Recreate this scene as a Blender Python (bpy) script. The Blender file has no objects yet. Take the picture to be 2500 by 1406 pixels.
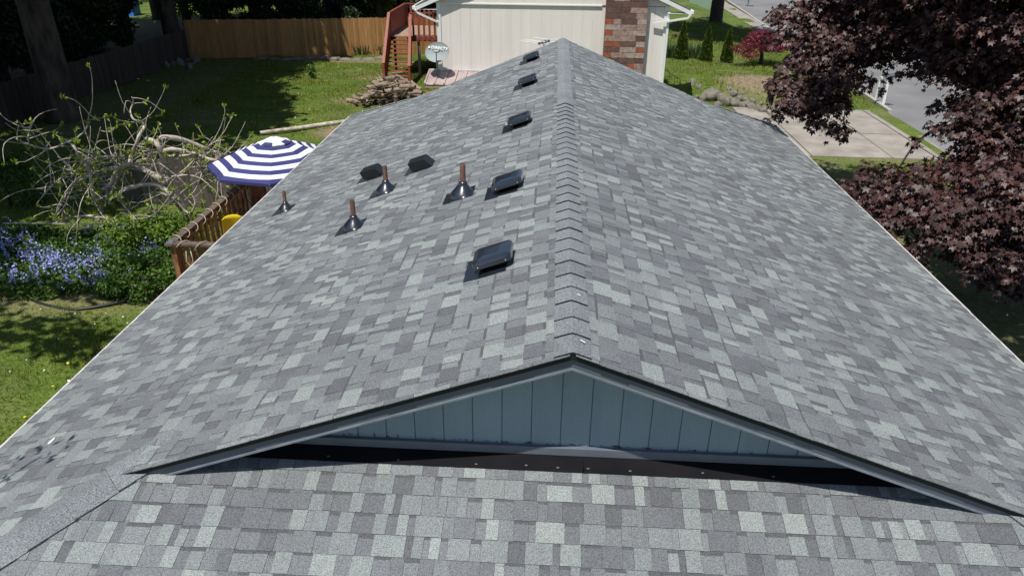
import bpy, math, random
import numpy as np
from mathutils import Vector, Matrix, Euler
SC = bpy.context.scene
COL = SC.collection
rnd = random.Random(7)
R_ = math.radians

# ---------------------------------------------------------------- camera
F_PX = 1782.86
PIT, YAW, ROL = R_(26.937), R_(3.055), R_(.591)
CAMPOS = np.array([0., 0., 6.6])
fw = np.array([-math.sin(YAW)*math.cos(PIT), math.cos(YAW)*math.cos(PIT), -math.sin(PIT)])
_r = np.array([math.cos(YAW), math.sin(YAW), 0.]); _u = np.cross(_r, fw)
rt = math.cos(ROL)*_r + math.sin(ROL)*_u
up = -math.sin(ROL)*_r + math.cos(ROL)*_u
cam = bpy.data.cameras.new('camera'); camo = bpy.data.objects.new('camera', cam); COL.objects.link(camo)
m = Matrix(((rt[0], up[0], -fw[0], 0), (rt[1], up[1], -fw[1], 0), (rt[2], up[2], -fw[2], 6.6), (0, 0, 0, 1)))
camo.matrix_world = m
cam.sensor_width = 36; cam.lens = 36*F_PX/2500; cam.clip_start = .05; cam.clip_end = 600
SC.camera = camo
# ---------------------------------------------------------------- light
SUN = Vector((-.155, -.345, .93)).normalized()      # towards the sun
w = bpy.data.worlds.new('World'); SC.world = w; w.use_nodes = True
nt = w.node_tree; bg = nt.nodes['Background']
sky = nt.nodes.new('ShaderNodeTexSky'); sky.sky_type = 'NISHITA'; sky.sun_disc = False
sky.sun_elevation = math.asin(SUN.z); sky.sun_rotation = math.atan2(SUN.x, SUN.y)
sky.air_density = 1.0; sky.dust_density = .6; sky.ozone_density = 1.0
nt.links.new(sky.outputs[0], bg.inputs[0]); bg.inputs[1].default_value = .092
sl = bpy.data.lights.new('sun', 'SUN'); sl.energy = 4.9; sl.angle = R_(.53); sl.color = (1, .955, .88)
so = bpy.data.objects.new('sun', sl); COL.objects.link(so)
so.rotation_euler = SUN.to_track_quat('Z', 'Y').to_euler(); so.location = (0, 0, 30)
SC.view_settings.view_transform = 'Standard'; SC.view_settings.look = 'None'
SC.view_settings.exposure = .11; SC.view_settings.gamma = 1
SC.render.engine = 'CYCLES'
SC.cycles.max_bounces = 5; SC.cycles.diffuse_bounces = 3; SC.cycles.glossy_bounces = 2
SC.cycles.transmission_bounces = 2; SC.cycles.transparent_max_bounces = 4

# ---------------------------------------------------------------- pixel helpers (photo pixels -> places on real planes)
def _ray(x, y): return fw*F_PX + rt*(x-1250) - up*(y-703)
def G(x, y, z=0.):
    d = _ray(x, y); return Vector(CAMPOS + d*(z-6.6)/d[2])
def Yp(x, y, Y):
    d = _ray(x, y); return Vector(CAMPOS + d*Y/d[1])

# ---------------------------------------------------------------- materials
def rgb(h):
    h = h.lstrip('#'); c = [int(h[i:i+2], 16)/255 for i in (0, 2, 4)]
    return tuple(x/12.92 if x <= .04045 else ((x+.055)/1.055)**2.4 for x in c)
class MT:
    """a node material: base colour from noise between colours, optional bump and tint attribute"""
    def __init__(s, name, cols, scale=3., rough=.7, detail=6., bump=0., bscale=40., metal=0., spec=.5,
                 stretch=(1, 1, 1), attr=None, attr_cols=None, fine=0., fscale=200., transl=0., coat=0., rampw=(.3, .7)):
        m = bpy.data.materials.new(name); m.use_nodes = True; s.m = m
        nt = m.node_tree; N = nt.nodes; L = nt.links; b = N['Principled BSDF']; s.b = b; s.nt = nt
        b.inputs['Roughness'].default_value = rough; b.inputs['Metallic'].default_value = metal
        b.inputs['Specular IOR Level'].default_value = spec
        if coat: b.inputs['Coat Weight'].default_value = coat; b.inputs['Coat Roughness'].default_value = .15
        tc = N.new('ShaderNodeTexCoord'); mp = N.new('ShaderNodeMapping'); mp.inputs['Scale'].default_value = stretch
        L.new(tc.outputs['Object'], mp.inputs[0]); s.co = mp.outputs[0]
        if isinstance(cols[0], (int, float)): cols = [cols]
        if len(cols) > 1:
            nz = N.new('ShaderNodeTexNoise'); nz.inputs['Scale'].default_value = scale; nz.inputs['Detail'].default_value = detail
            L.new(s.co, nz.inputs[0]); rp = N.new('ShaderNodeValToRGB'); L.new(nz.outputs[0], rp.inputs[0])
            e = rp.color_ramp.elements
            for k in range(len(cols)-2): e.new(.5)
            for k, c in enumerate(cols):
                e[k].position = rampw[0] + (rampw[1]-rampw[0])*k/(len(cols)-1); e[k].color = (*c, 1)
            out = rp.outputs[0]
        else:
            q = N.new('ShaderNodeRGB'); q.outputs[0].default_value = (*cols[0], 1); out = q.outputs[0]
        if attr_cols:
            at = N.new('ShaderNodeAttribute'); at.attribute_name = 'tint'
            r2 = N.new('ShaderNodeValToRGB'); L.new(at.outputs['Fac'], r2.inputs[0]); e = r2.color_ramp.elements
            for k in range(len(attr_cols)-2): e.new(.5)
            for k, c in enumerate(attr_cols):
                e[k].position = k/(len(attr_cols)-1); e[k].color = (*c, 1)
            mx = N.new('ShaderNodeMixRGB'); mx.blend_type = 'MULTIPLY'; mx.inputs[0].default_value = 1
            L.new(out, mx.inputs[1]); L.new(r2.outputs[0], mx.inputs[2]); out = mx.outputs[0]
        if fine:
            n2 = N.new('ShaderNodeTexNoise'); n2.inputs['Scale'].default_value = fscale; n2.inputs['Detail'].default_value = 2
            L.new(tc.outputs['Object'], n2.inputs[0])
            r3 = N.new('ShaderNodeMapRange'); r3.inputs[1].default_value = .3; r3.inputs[2].default_value = .7
            r3.inputs[3].default_value = 1-fine; r3.inputs[4].default_value = 1+fine
            L.new(n2.outputs[0], r3.inputs[0])
            m3 = N.new('ShaderNodeVectorMath'); m3.operation = 'SCALE'; L.new(out, m3.inputs[0]); L.new(r3.outputs[0], m3.inputs['Scale'])
            out = m3.outputs[0]
        s.out = out; L.new(out, b.inputs['Base Color'])
        if bump:
            n3 = N.new('ShaderNodeTexNoise'); n3.inputs['Scale'].default_value = bscale; n3.inputs['Detail'].default_value = 5
            L.new(s.co, n3.inputs[0]); bp = N.new('ShaderNodeBump'); bp.inputs['Strength'].default_value = bump
            bp.inputs['Distance'].default_value = .02; L.new(n3.outputs[0], bp.inputs['Height']); L.new(bp.outputs[0], b.inputs['Normal'])
        if transl:
            tr = N.new('ShaderNodeBsdfTranslucent'); L.new(out, tr.inputs[0]); ms = N.new('ShaderNodeMixShader')
            ms.inputs[0].default_value = transl; L.new(b.outputs[0], ms.inputs[1]); L.new(tr.outputs[0], ms.inputs[2])
            L.new(ms.outputs[0], N['Material Output'].inputs[0])
def mat(*a, **k): return MT(*a, **k).m

M = {}
M['shingle'] = mat('asphalt_shingle', [(.9, .9, .9), (1.06, 1.06, 1.06)], scale=.9, rough=.8, spec=.4, fine=.48, fscale=135,
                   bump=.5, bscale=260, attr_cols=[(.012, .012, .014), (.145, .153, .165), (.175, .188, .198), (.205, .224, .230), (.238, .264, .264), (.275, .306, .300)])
M['cap'] = mat('ridge_shingle', [(.175, .192, .206), (.205, .224, .236)], scale=3, rough=.9, spec=.25, fine=.6, fscale=120, bump=.5, bscale=260, attr_cols=[(.12, .12, .12), (1, 1, 1), (1.15, 1.15, 1.15)])
M['blackmetal'] = mat('black_painted_metal', [(.010, .013, .019), (.018, .023, .032)], scale=4, rough=.24, spec=.8, coat=.9)
M['wedge'] = mat('satin_black_metal', [(.009, .011, .014)], rough=.4, spec=.5)
M['dab'] = mat('grey_sealant', [(.10, .10, .105)], rough=.6)
M['drip'] = mat('dark_drip_edge', [(.012, .012, .014)], rough=.6, spec=.3)
M['hole'] = mat('dark_opening', [(.006, .006, .006)], rough=.9, spec=.1)
M['flash'] = mat('dark_flashing', [(.007, .007, .009), (.013, .012, .014)], scale=3, rough=.8, spec=.06, bump=.15, bscale=12)
M['rust'] = mat('rusty_pipe', [rgb('#5c4038'), rgb('#84604f')], scale=14, rough=.75)
M['gable'] = mat('blue_grey_siding', [(.205, .27, .33), (.25, .325, .385)], scale=6, rough=.6, fine=.10, fscale=90, stretch=(1, 1, .22), detail=10, bump=.15, bscale=60)
M['trim'] = mat('sunlit_barge_edge', [(.13, .15, .185), (.21, .235, .275)], scale=9, rough=.6)  # lighter slate standing in for sunlight on the barge board's bottom edge
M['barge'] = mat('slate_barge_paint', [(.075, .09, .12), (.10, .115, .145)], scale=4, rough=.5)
M['barge2'] = mat('slate_trim_paint', [(.11, .13, .165), (.14, .155, .19)], scale=5, rough=.35, bump=.1, bscale=20)
M['gutter'] = mat('pinkish_white_gutter', [(.5, .46, .45), (.62, .58, .57)], scale=5, rough=.5)
M['wallblue'] = mat('lower_siding', [(.2, .26, .3), (.22, .29, .33)], scale=1, rough=.7)
M['peel'] = mat('bare_wood_peel', [(.12, .05, .04), (.03, .03, .04)], scale=60, rough=.8)
M['white'] = mat('white_paint', [(.74, .74, .75), (.8, .8, .8)], scale=3, rough=.45)
M['siding'] = mat('cream_siding', [(.74, .685, .65), (.82, .765, .73)], scale=2.5, rough=.65, fine=.03, fscale=60, stretch=(1, 1, .12))
M['redwood'] = mat('red_stained_wood', [(.20, .045, .028), (.30, .075, .045)], scale=6, rough=.6, stretch=(3, 3, .5))
M['redfloor'] = mat('worn_deck_boards', [(.26, .17, .12), (.38, .28, .2)], scale=7, rough=.75)
M['deckwood'] = mat('brown_stained_wood', [(.14, .05, .025), (.36, .17, .08)], scale=5, rough=.6, stretch=(3, 3, .6), rampw=(.35, .65))
M['railcap'] = mat('weathered_rail', [(.07, .05, .038), (.15, .115, .092)], scale=8, rough=.8)
M['rope'] = mat('pale_rope', [(.42, .36, .28)], rough=.8)
M['cedar'] = mat('cedar_fence', [(.34, .17, .055), (.46, .26, .1)], scale=3, rough=.75, stretch=(5, 5, .5), attr_cols=[(.7, .68, .64), (1.1, 1.05, 1)])
M['oldfence'] = mat('old_brown_fence', [(.05, .035, .027), (.085, .06, .047)], scale=3, rough=.85, stretch=(5, 5, .5), attr_cols=[(.6, .6, .6), (1.1, 1.1, 1.1)])
M['greyfence'] = mat('grey_weathered_fence', [(.07, .06, .05), (.14, .12, .10)], scale=3, rough=.85, stretch=(5, 5, .5), attr_cols=[(.6, .6, .6), (1.1, 1.1, 1.1)])
M['bark'] = mat('rough_bark', [(.012, .009, .007), (.095, .07, .052)], scale=5, rough=.9, bump=1, bscale=18, stretch=(1, 1, .25))
M['palebark'] = mat('pale_grey_bark', [(.24, .20, .16), (.60, .54, .46)], scale=7, rough=.8, bump=.5, bscale=40)
M['darkbark'] = mat('dark_bark', [(.02, .016, .013), (.05, .04, .033)], scale=6, rough=.9, bump=.6)
M['log'] = mat('cut_log_bark', [(.16, .12, .09), (.34, .28, .22)], scale=7, rough=.85, bump=.5, bscale=30, attr_cols=[(.6, .55, .5), (1.25, 1.2, 1.15)])
M['rock'] = mat('field_stone', [(.10, .088, .07), (.24, .215, .18)], scale=3, rough=.85, bump=.6, bscale=14)
M['concrete'] = mat('driveway_concrete', [(.21, .19, .165), (.28, .25, .215), (.34, .31, .27)], scale=1.3, rough=.85, fine=.12, fscale=30, detail=10)
M['asphalt'] = mat('street_asphalt', [(.14, .139, .142), (.20, .198, .198)], scale=.5, rough=.85, fine=.1, fscale=40, detail=8)
M['curb'] = mat('curb_concrete', [(.3, .28, .25), (.4, .38, .34)], scale=3, rough=.85)
def leafmat(n, base, tints, rough=.5, transl=.25, spec=.4): return mat(n, [base], rough=rough, attr_cols=tints, transl=transl, spec=spec)
W1 = (1, 1, 1)
M['maple'] = leafmat('purple_maple_leaf', (.075, .042, .042), [(.28, .22, .24), (.75, .68, .68), (1.0, 1.0, 1.0), (1.4, .8, .6), (.95, 1.3, .5)], rough=.5, transl=.12, spec=.45)
M['jmaple'] = leafmat('crimson_leaf', (.19, .022, .045), [(.5, .5, .5), (1.2, 1.2, 1.2)], transl=.2)
M['green'] = leafmat('green_leaf', (.065, .14, .018), [(.45, .5, .5), (1, 1, 1), (1.6, 1.4, .9)], transl=.3)
M['fresh'] = leafmat('fresh_green_leaf', (.13, .23, .022), [(.4, .5, .5), (1.2, 1.1, 1)], transl=.35)
M['dkgreen'] = leafmat('dark_green_leaf', (.02, .042, .012), [(.5, .5, .5), (1.3, 1.3, 1)], transl=.2)
M['lime'] = leafmat('bright_young_leaf', (.27, .38, .035), [(.6, .65, .6), (1.2, 1.1, 1)], transl=.35)
M['cedarleaf'] = leafmat('arborvitae_leaf', (.085, .13, .018), [(.35, .4, .4), (1.25, 1.2, 1)], transl=.15)
M['iris'] = leafmat('blue_green_blade', (.10, .16, .075), [(.5, .55, .5), (1.2, 1.2, 1.2)], transl=.25)
M['bluebell'] = leafmat('blue_petal', (.42, .45, .80), [(.6, .6, .75), (1.25, 1.25, 1.25)], transl=.25)
M['grassblade'] = leafmat('grass_blade', (.135, .190, .020), [(.6, .75, .6), (1, 1, 1), (1.8, 1.25, 1.1)], rough=.6, transl=.3)
M['yellowflower'] = mat('dandelion_yellow', [(.8, .6, .02)], rough=.7)
M['yellow'] = mat('yellow_plastic', [(.80, .60, .015)], rough=.35)
M['canwhite'] = mat('white_canvas', [(.82, .82, .84)], rough=.8, transl=.15)
M['cannavy'] = mat('navy_canvas', [(.035, .04, .16)], rough=.8, transl=.1)
M['brownmetal'] = mat('faded_maroon_metal', [(.28, .2, .19), (.42, .34, .33)], scale=3, rough=.5)
M['dish'] = mat('grey_dish_paint', [(.27, .31, .32)], rough=.6, spec=.3)
M['greymetal'] = mat('grey_metal', [(.25, .26, .27)], rough=.4, metal=.5)
M['alu'] = mat('bright_aluminium', [(.75, .75, .76)], rough=.35, metal=.2)
M['lumber'] = mat('lumber', [(.32, .24, .14), (.42, .33, .2)], scale=5, rough=.7)
M['blacktube'] = mat('black_edging', [(.012, .012, .012)], rough=.5)
M['blueplastic'] = mat('blue_tarp', [(.03, .2, .75)], rough=.5)
M['greenbox'] = mat('pale_green_enamel', [(.26, .36, .27)], rough=.5)
M['paleblue'] = mat('pale_blue_siding', [(.36, .42, .50), (.42, .47, .55)], scale=1, rough=.7)
M['blackroof'] = mat('grey_roofing', [(.06, .06, .062), (.1, .1, .1)], scale=20, rough=.9)
M['foundation'] = mat('foundation_concrete', [(.2, .19, .18)], rough=.9)

# brick for the chimney: whitewashed, brown and orange blocks
def brick_mat():
    t = MT('whitewashed_brick', [(1, 1, 1)], rough=.85); N = t.nt.nodes; L = t.nt.links
    cr = N.new('ShaderNodeAttribute'); cr.attribute_name = 'tint'
    rp = N.new('ShaderNodeValToRGB'); rp.color_ramp.interpolation = 'LINEAR'; L.new(cr.outputs['Fac'], rp.inputs[0])
    e = rp.color_ramp.elements; cols = [(.16, .14, .125), (.125, .072, .06), (.15, .085, .07), (.34, .10, .05), (.36, .245, .21), (.42, .32, .28)]
    for k in range(4): e.new(.5)
    for k, c in enumerate(cols): e[k].position = k/5; e[k].color = (*c, 1)
    nz = N.new('ShaderNodeTexNoise'); nz.inputs['Scale'].default_value = 9; nz.inputs['Detail'].default_value = 8; nz.inputs['Roughness'].default_value = .7
    L.new(t.co, nz.inputs[0]); r2 = N.new('ShaderNodeValToRGB'); L.new(nz.outputs[0], r2.inputs[0])
    r2.color_ramp.elements[0].position = .3; r2.color_ramp.elements[0].color = (.35, .33, .32, 1); r2.color_ramp.elements[1].position = .6; r2.color_ramp.elements[1].color = (1.1, 1.1, 1.1, 1)
    mx = N.new('ShaderNodeMixRGB'); mx.blend_type = 'MULTIPLY'; mx.inputs[0].default_value = .85
    L.new(rp.outputs[0], mx.inputs[1]); L.new(r2.outputs[0], mx.inputs[2]); L.new(mx.outputs[0], t.b.inputs[0]); return t.m
M['brick'] = brick_mat()

def lawn_mat():
    t = MT('lawn_soil_and_turf', [(.055, .088, .013), (.085, .13, .02), (.12, .15, .03)], scale=.9, rough=.9, detail=10, bump=.8, bscale=30, fine=.35, fscale=14, spec=.2)
    N = t.nt.nodes; L = t.nt.links
    nz = N.new('ShaderNodeTexNoise'); nz.inputs['Scale'].default_value = .33; nz.inputs['Detail'].default_value = 5; L.new(t.co, nz.inputs[0])
    rp = N.new('ShaderNodeValToRGB'); L.new(nz.outputs[0], rp.inputs[0]); rp.color_ramp.elements[0].position = .52; rp.color_ramp.elements[1].position = .68
    at = N.new('ShaderNodeAttribute'); at.attribute_name = 'bare'
    mm = N.new('ShaderNodeMath'); mm.operation = 'MAXIMUM'; ml = N.new('ShaderNodeMath'); ml.operation = 'MULTIPLY'; ml.inputs[1].default_value = .55
    L.new(rp.outputs[0], ml.inputs[0]); L.new(ml.outputs[0], mm.inputs[0]); L.new(at.outputs['Fac'], mm.inputs[1])
    n2 = N.new('ShaderNodeTexNoise'); n2.inputs['Scale'].default_value = 8; n2.inputs['Detail'].default_value = 8; L.new(t.co, n2.inputs[0])
    r2 = N.new('ShaderNodeValToRGB'); L.new(n2.outputs[0], r2.inputs[0]); r2.color_ramp.elements[0].color = (.13, .10, .06, 1); r2.color_ramp.elements[1].color = (.30, .23, .155, 1)
    r2.color_ramp.elements[0].position = .3; r2.color_ramp.elements[1].position = .7
    mx = N.new('ShaderNodeMixRGB'); L.new(mm.outputs[0], mx.inputs[0]); L.new(t.out, mx.inputs[1]); L.new(r2.outputs[0], mx.inputs[2]); L.new(mx.outputs[0], t.b.inputs[0]); return t.m
M['lawn'] = lawn_mat()

# ---------------------------------------------------------------- mesh helpers
def tag(o, label=None, cat=None, group=None, kind=None):
    if label: o['label'] = label
    if cat: o['category'] = cat
    if group: o['group'] = group
    if kind: o['kind'] = kind
    return o
def empty(name, loc=(0, 0, 0), rz=0.):
    o = bpy.data.objects.new(name, None); o.location = loc; o.rotation_euler = (0, 0, rz); o.empty_display_size = .2; COL.objects.link(o); return o
def link(name, me, material, parent=None, smooth=False, loc=None):
    o = bpy.data.objects.new(name, me); COL.objects.link(o)
    if material is not None: me.materials.append(material)
    if smooth: me.polygons.foreach_set('use_smooth', [True]*len(me.polygons))
    if parent is not None: o.parent = parent
    if loc is not None: o.location = loc
    return o
def np_mesh(name, V, Fc, tint=None):
    """V (n,3), Fc (m,k) same-size polygons, tint per face"""
    V = np.asarray(V, np.float32); Fc = np.asarray(Fc, np.int32); k = Fc.shape[1]; me = bpy.data.meshes.new(name)
    me.vertices.add(len(V)); me.vertices.foreach_set('co', V.ravel())
    me.loops.add(Fc.size); me.loops.foreach_set('vertex_index', Fc.ravel())
    me.polygons.add(len(Fc)); me.polygons.foreach_set('loop_start', np.arange(0, Fc.size, k, dtype=np.int32))
    me.update(calc_edges=True)
    if tint is not None:
        a = me.attributes.new('tint', 'FLOAT', 'FACE'); a.data.foreach_set('value', np.asarray(tint, np.float32))
    me.validate(); return me
class MB:
    def __init__(s): s.v = []; s.f = []; s.t = []; s.tt = .5; s.mi = []; s.cm = 0
    def add(s, vs, fs):
        n = len(s.v); s.v += [tuple(p) for p in vs]
        for f in fs: s.f.append([i+n for i in f]); s.t.append(s.tt); s.mi.append(s.cm)
        return s
    def box(s, x0, x1, y0, y1, z0, z1, T=None):
        vs = [Vector(p) for p in ((x0, y0, z0), (x1, y0, z0), (x1, y1, z0), (x0, y1, z0), (x0, y0, z1), (x1, y0, z1), (x1, y1, z1), (x0, y1, z1))]
        if T is not None: vs = [T @ p for p in vs]
        return s.add(vs, [(0, 3, 2, 1), (4, 5, 6, 7), (0, 1, 5, 4), (1, 2, 6, 5), (2, 3, 7, 6), (3, 0, 4, 7)])
    def bar(s, a, b, w, h, upv=(0, 0, 1)):
        a = Vector(a); b = Vector(b); d = (b-a); l = d.length; d.normalize(); u = Vector(upv)
        sx = d.cross(u)
        if sx.length < 1e-4: sx = d.cross(Vector((1, 0, 0)))
        sx.normalize(); u = sx.cross(d)
        T = Matrix(((d.x, sx.x, u.x, a.x), (d.y, sx.y, u.y, a.y), (d.z, sx.z, u.z, a.z), (0, 0, 0, 1)))
        return s.box(0, l, -w/2, w/2, -h/2, h/2, T)
    def tube(s, pts, rad, n=8, cap=True):
        pts = [Vector(p) for p in pts]; rs = rad if hasattr(rad, '__len__') else [rad]*len(pts); rings = []; prev = None; base = len(s.v)
        for i, p in enumerate(pts):
            d = (pts[min(i+1, len(pts)-1)] - pts[max(i-1, 0)])
            if d.length < 1e-6: d = Vector((0, 0, 1))
            d.normalize()
            if prev is None: a = d.orthogonal().normalized()
            else:
                a = prev - d*prev.dot(d)
                a = a.normalized() if a.length > 1e-5 else d.orthogonal().normalized()
            prev = a; b = d.cross(a)
            rings.append([p + (a*math.cos(2*math.pi*k/n) + b*math.sin(2*math.pi*k/n))*rs[i] for k in range(n)])
        vs = [q for r in rings for q in r]; fs = []
        for i in range(len(pts)-1):
            for k in range(n):
                fs.append((i*n+k, i*n+(k+1) % n, (i+1)*n+(k+1) % n, (i+1)*n+k))
        if cap: fs.append(tuple(range(n-1, -1, -1))); fs.append(tuple((len(pts)-1)*n+k for k in range(n)))
        return s.add(vs, fs)
    def lathe(s, prof, n=20, T=None, cap=True):
        vs = []; fs = []
        for (r, z) in prof:
            for k in range(n):
                p = Vector((r*math.cos(2*math.pi*k/n), r*math.sin(2*math.pi*k/n), z)); vs.append(T @ p if T is not None else p)
        for i in range(len(prof)-1):
            for k in range(n): fs.append((i*n+k, i*n+(k+1) % n, (i+1)*n+(k+1) % n, (i+1)*n+k))
        if cap: fs.append(tuple(range(n-1, -1, -1))); fs.append(tuple((len(prof)-1)*n+k for k in range(n)))
        return s.add(vs, fs)
    def build(s, name, material, parent=None, smooth=False, mats=None, bevel=0., loc=None):
        me = bpy.data.meshes.new(name); me.from_pydata(s.v, [], s.f); me.update()
        a = me.attributes.new('tint', 'FLOAT', 'FACE'); a.data.foreach_set('value', s.t)
        o = link(name, me, material, parent, smooth, loc)
        if mats:
            for x in mats: me.materials.append(x)
            me.polygons.foreach_set('material_index', s.mi)
        if bevel:
            b = o.modifiers.new('bevel', 'BEVEL'); b.width = bevel; b.segments = 2; b.limit_method = 'ANGLE'
        return o
def copy_tree(o, parent=None):
    c = o.copy(); COL.objects.link(c); c.parent = parent
    for ch in [x for x in CHILDREN.get(o.name, [])]: copy_tree(ch, c)
    return c
CHILDREN = {}
def reg(root):
    CHILDREN.clear()
    for o in COL.objects:
        if o.parent: CHILDREN.setdefault(o.parent.name, []).append(o)

def rotmats(n, rng, zdir=None, spread=1.):
    """random orientation matrices (n,3,3): leaf x axis = length, z axis = normal, near zdir"""
    nz = rng.normal(size=(n, 3))*spread
    if zdir is not None: nz = nz + np.asarray(zdir)
    nz /= np.linalg.norm(nz, axis=1)[:, None]
    t = rng.normal(size=(n, 3)); ax = np.cross(t, nz); ax /= np.linalg.norm(ax, axis=1)[:, None]
    ay = np.cross(nz, ax); return np.stack([ax, ay, nz], axis=2)
LEAF_OVAL = (np.array([[0, 0, 0], [.35, .28, .05], [1, 0, -.08], [.35, -.28, .05]], float), np.array([[0, 3, 2, 1]]))
def _maple():
    V = []; Fq = []
    for a, l, wd in ((0, 1, .23), (48, .86, .20), (-48, .86, .20), (100, .55, .15), (-100, .55, .15)):
        c, s_ = math.cos(R_(a)), math.sin(R_(a)); b = len(V)
        for (x, y, z) in ((-.02, 0, 0), (.5*l, wd, .03), (l, 0, -.12*l), (.5*l, -wd, .03)):
            V.append((x*c-y*s_, x*s_+y*c, z))
        Fq.append((b, b+3, b+2, b+1))
    return np.array(V), np.array(Fq)
LEAF_MAPLE = _maple()
LEAF_BLADE = (np.array([[0, .06, 0], [0, -.06, 0], [.6, -.045, .0], [1, 0, -.02], [.6, .045, 0]], float), np.array([[0, 1, 2, 4], [4, 2, 3, 3]]))
def scatter(name, pts, mats3, size, leaf, material, parent=None, tint=None):
    V, Fc = leaf; n = len(pts); size = np.asarray(size).reshape(-1, 1, 1)*np.ones((n, 1, 1))
    P = np.einsum('nij,vj->nvi', mats3, V)*size + np.asarray(pts)[:, None, :]
    k = len(V); FF = (Fc[None, :, :] + (np.arange(n)*k)[:, None, None]).reshape(-1, Fc.shape[1])
    t = np.repeat(tint if tint is not None else np.random.rand(n), len(Fc))
    return link(name, np_mesh(name, P.reshape(-1, 3), FF, t), material, parent)
def blob_points(rng, blobs, n, shell=.55):
    """points in a set of ellipsoids (cx,cy,cz,rx,ry,rz), more towards their outside"""
    B = np.array(blobs, float); wt = (B[:, 3]*B[:, 4] + B[:, 3]*B[:, 5] + B[:, 4]*B[:, 5]); idx = rng.choice(len(B), n, p=wt/wt.sum())
    d = rng.normal(size=(n, 3)); d /= np.linalg.norm(d, axis=1)[:, None]; r = shell + (1-shell)*rng.random((n, 1))**.7
    r *= rng.normal(1, .09, (n, 1)); return B[idx, :3] + d*r*B[idx, 3:6], d, idx
def crown_blobs(rng, c, R, H, k):
    out = []
    for i in range(k):
        a = rng.random()*6.283; q = R*math.sqrt(rng.random())*.8; z = rng.uniform(-.5, .5)*H
        rr = R*rng.uniform(.24, .42); out.append((c[0]+math.cos(a)*q, c[1]+math.sin(a)*q, c[2]+z, rr, rr, rr*.7))
    return out
def tree(name, label, cat, x, y, trunk_r, trunk_h, blobs, n, size, leafm, barkm, seed, group=None, z=0., leaf=LEAF_OVAL, limbs=True, cn='crown', shell=.5):
    rng = np.random.default_rng(seed); root = empty(name, (x, y, z)); tag(root, label, cat, group)
    tb = MB(); top = Vector((rng.normal()*.2, rng.normal()*.2, trunk_h))
    pts = [Vector((0, 0, -.15)), Vector((0, 0, .3)), Vector((rng.normal()*.08, rng.normal()*.08, trunk_h*.4)), top*.8, top]
    tb.tube(pts, [trunk_r*1.35, trunk_r*1.05, trunk_r*.9, trunk_r*.7, trunk_r*.45], 14)
    if limbs:
        for b in blobs[::2]:
            e = Vector(b[:3]) - Vector((x, y, z)); st = pts[2].lerp(top, rng.uniform(.2, .95)); md = st.lerp(e, .5) + Vector((0, 0, .12*e.length*rng.random()))
            tb.tube([st, md, e], [trunk_r*.4, trunk_r*.22, trunk_r*.07], 6)
    tb.build('trunk', barkm, root, smooth=True)
    p, d, i = blob_points(rng, blobs, n, shell); R3 = rotmats(n, rng, None if False else d*.6+np.array([0, 0, .7]), .8)
    t = np.clip(rng.normal(.45, .22, n) + (rng.random(len(blobs))[i]-.5)*.3, 0, 1)
    scatter(cn, p-np.array([x, y, z]), R3, size*rng.uniform(.7, 1.25, n), leaf, leafm, root, t)
    return root

# ---------------------------------------------------------------- ground
def sst(a, b, x): t = np.clip((x-a)/(b-a), 0, 1); return t*t*(3-2*t)
def curb_x(y): return np.where(np.asarray(y) < 33, 12.93+(np.asarray(y)-26.25)*.076, 13.45+(np.asarray(y)-33.07)*.0535)
def gh(x, y):
    x = np.asarray(x, float); y = np.asarray(y, float)
    wl = 30.3 - .35*(x-8)*(x < 8) - .15*(x-8)*(x >= 8)           # rock wall line
    h = .55*sst(-.15, .35, y-wl)*sst(3.2, 4.6, x)*(1-sst(10.3, 12.6, x))
    return h + .03*np.sin(x*1.3+y*.7) + .03*np.sin(y*.9-x*.4)
def bare(x, y):
    b = np.zeros_like(x)
    for cx, cy, rx, ry, s in ((8.8, 31.6, 1.9, 1.3, 1.), (-6.6, 24.2, 1.5, .9, 1.), (-6.5, 29.0, 2.4, 1.0, .8), (-7.7, 33.4, 1.3, .5, .7), (-9.6, 37.6, 4, .5, .8),
                              (-9., 8.2, 1.1, .5, .45), (8, 33.6, .9, .3, .6), (-10, 12.9, 3.2, 1.8, .6), (7.4, 15, 3, 6, .45), (-16.5, 30, 2, 9, .5), (-23, 30, 4.5, 22, .9), (-14, 47, 18, 6, .8)):
        d = ((x-cx)/rx)**2+((y-cy)/ry)**2; b = np.maximum(b, s*np.clip(1.5-d, 0, 1))
    return b
def ground():
    xs = np.concatenate([np.arange(-160, -30, 10), np.arange(-30, 26, .33), np.arange(26, 200, 10)])
    ys = np.concatenate([np.arange(-60, 3, 6), np.arange(3, 48, .33), np.arange(48, 90, 2), np.arange(90, 420, 20)])
    X, Y = np.meshgrid(xs, ys); Z = gh(X, Y); nx = len(xs); ny = len(ys)
    Z = np.where((X > curb_x(Y)-.25), -.16, Z); dr = (X > 7.0) & (Y > 22.6) & (Y < 29.4); Z = np.where(dr & (X < curb_x(Y)), -.004, Z)
    V = np.stack([X, Y, Z], -1).reshape(-1, 3); i = np.arange(ny-1)[:, None]*nx + np.arange(nx-1)[None]
    Fc = np.stack([i, i+1, i+nx+1, i+nx], -1).reshape(-1, 4); me = np_mesh('ground', V, Fc)
    a = me.attributes.new('bare', 'FLOAT', 'POINT'); a.data.foreach_set('value', bare(X, Y).ravel().astype(np.float32))
    tag(link('ground', me, M['lawn'], smooth=True), kind='structure')
ground()
def sheet(name, poly, z, material, thick=.1):
    mb = MB(); n = len(poly); mb.add([(p[0], p[1], z) for p in poly] + [(p[0], p[1], z-thick) for p in poly],
        [tuple(range(n))] + [(i, i+n, (i+1) % n+n, (i+1) % n) for i in range(n)]); return tag(mb.build(name, material), kind='structure')
cy_ = lambda y: float(curb_x(y))
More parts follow.
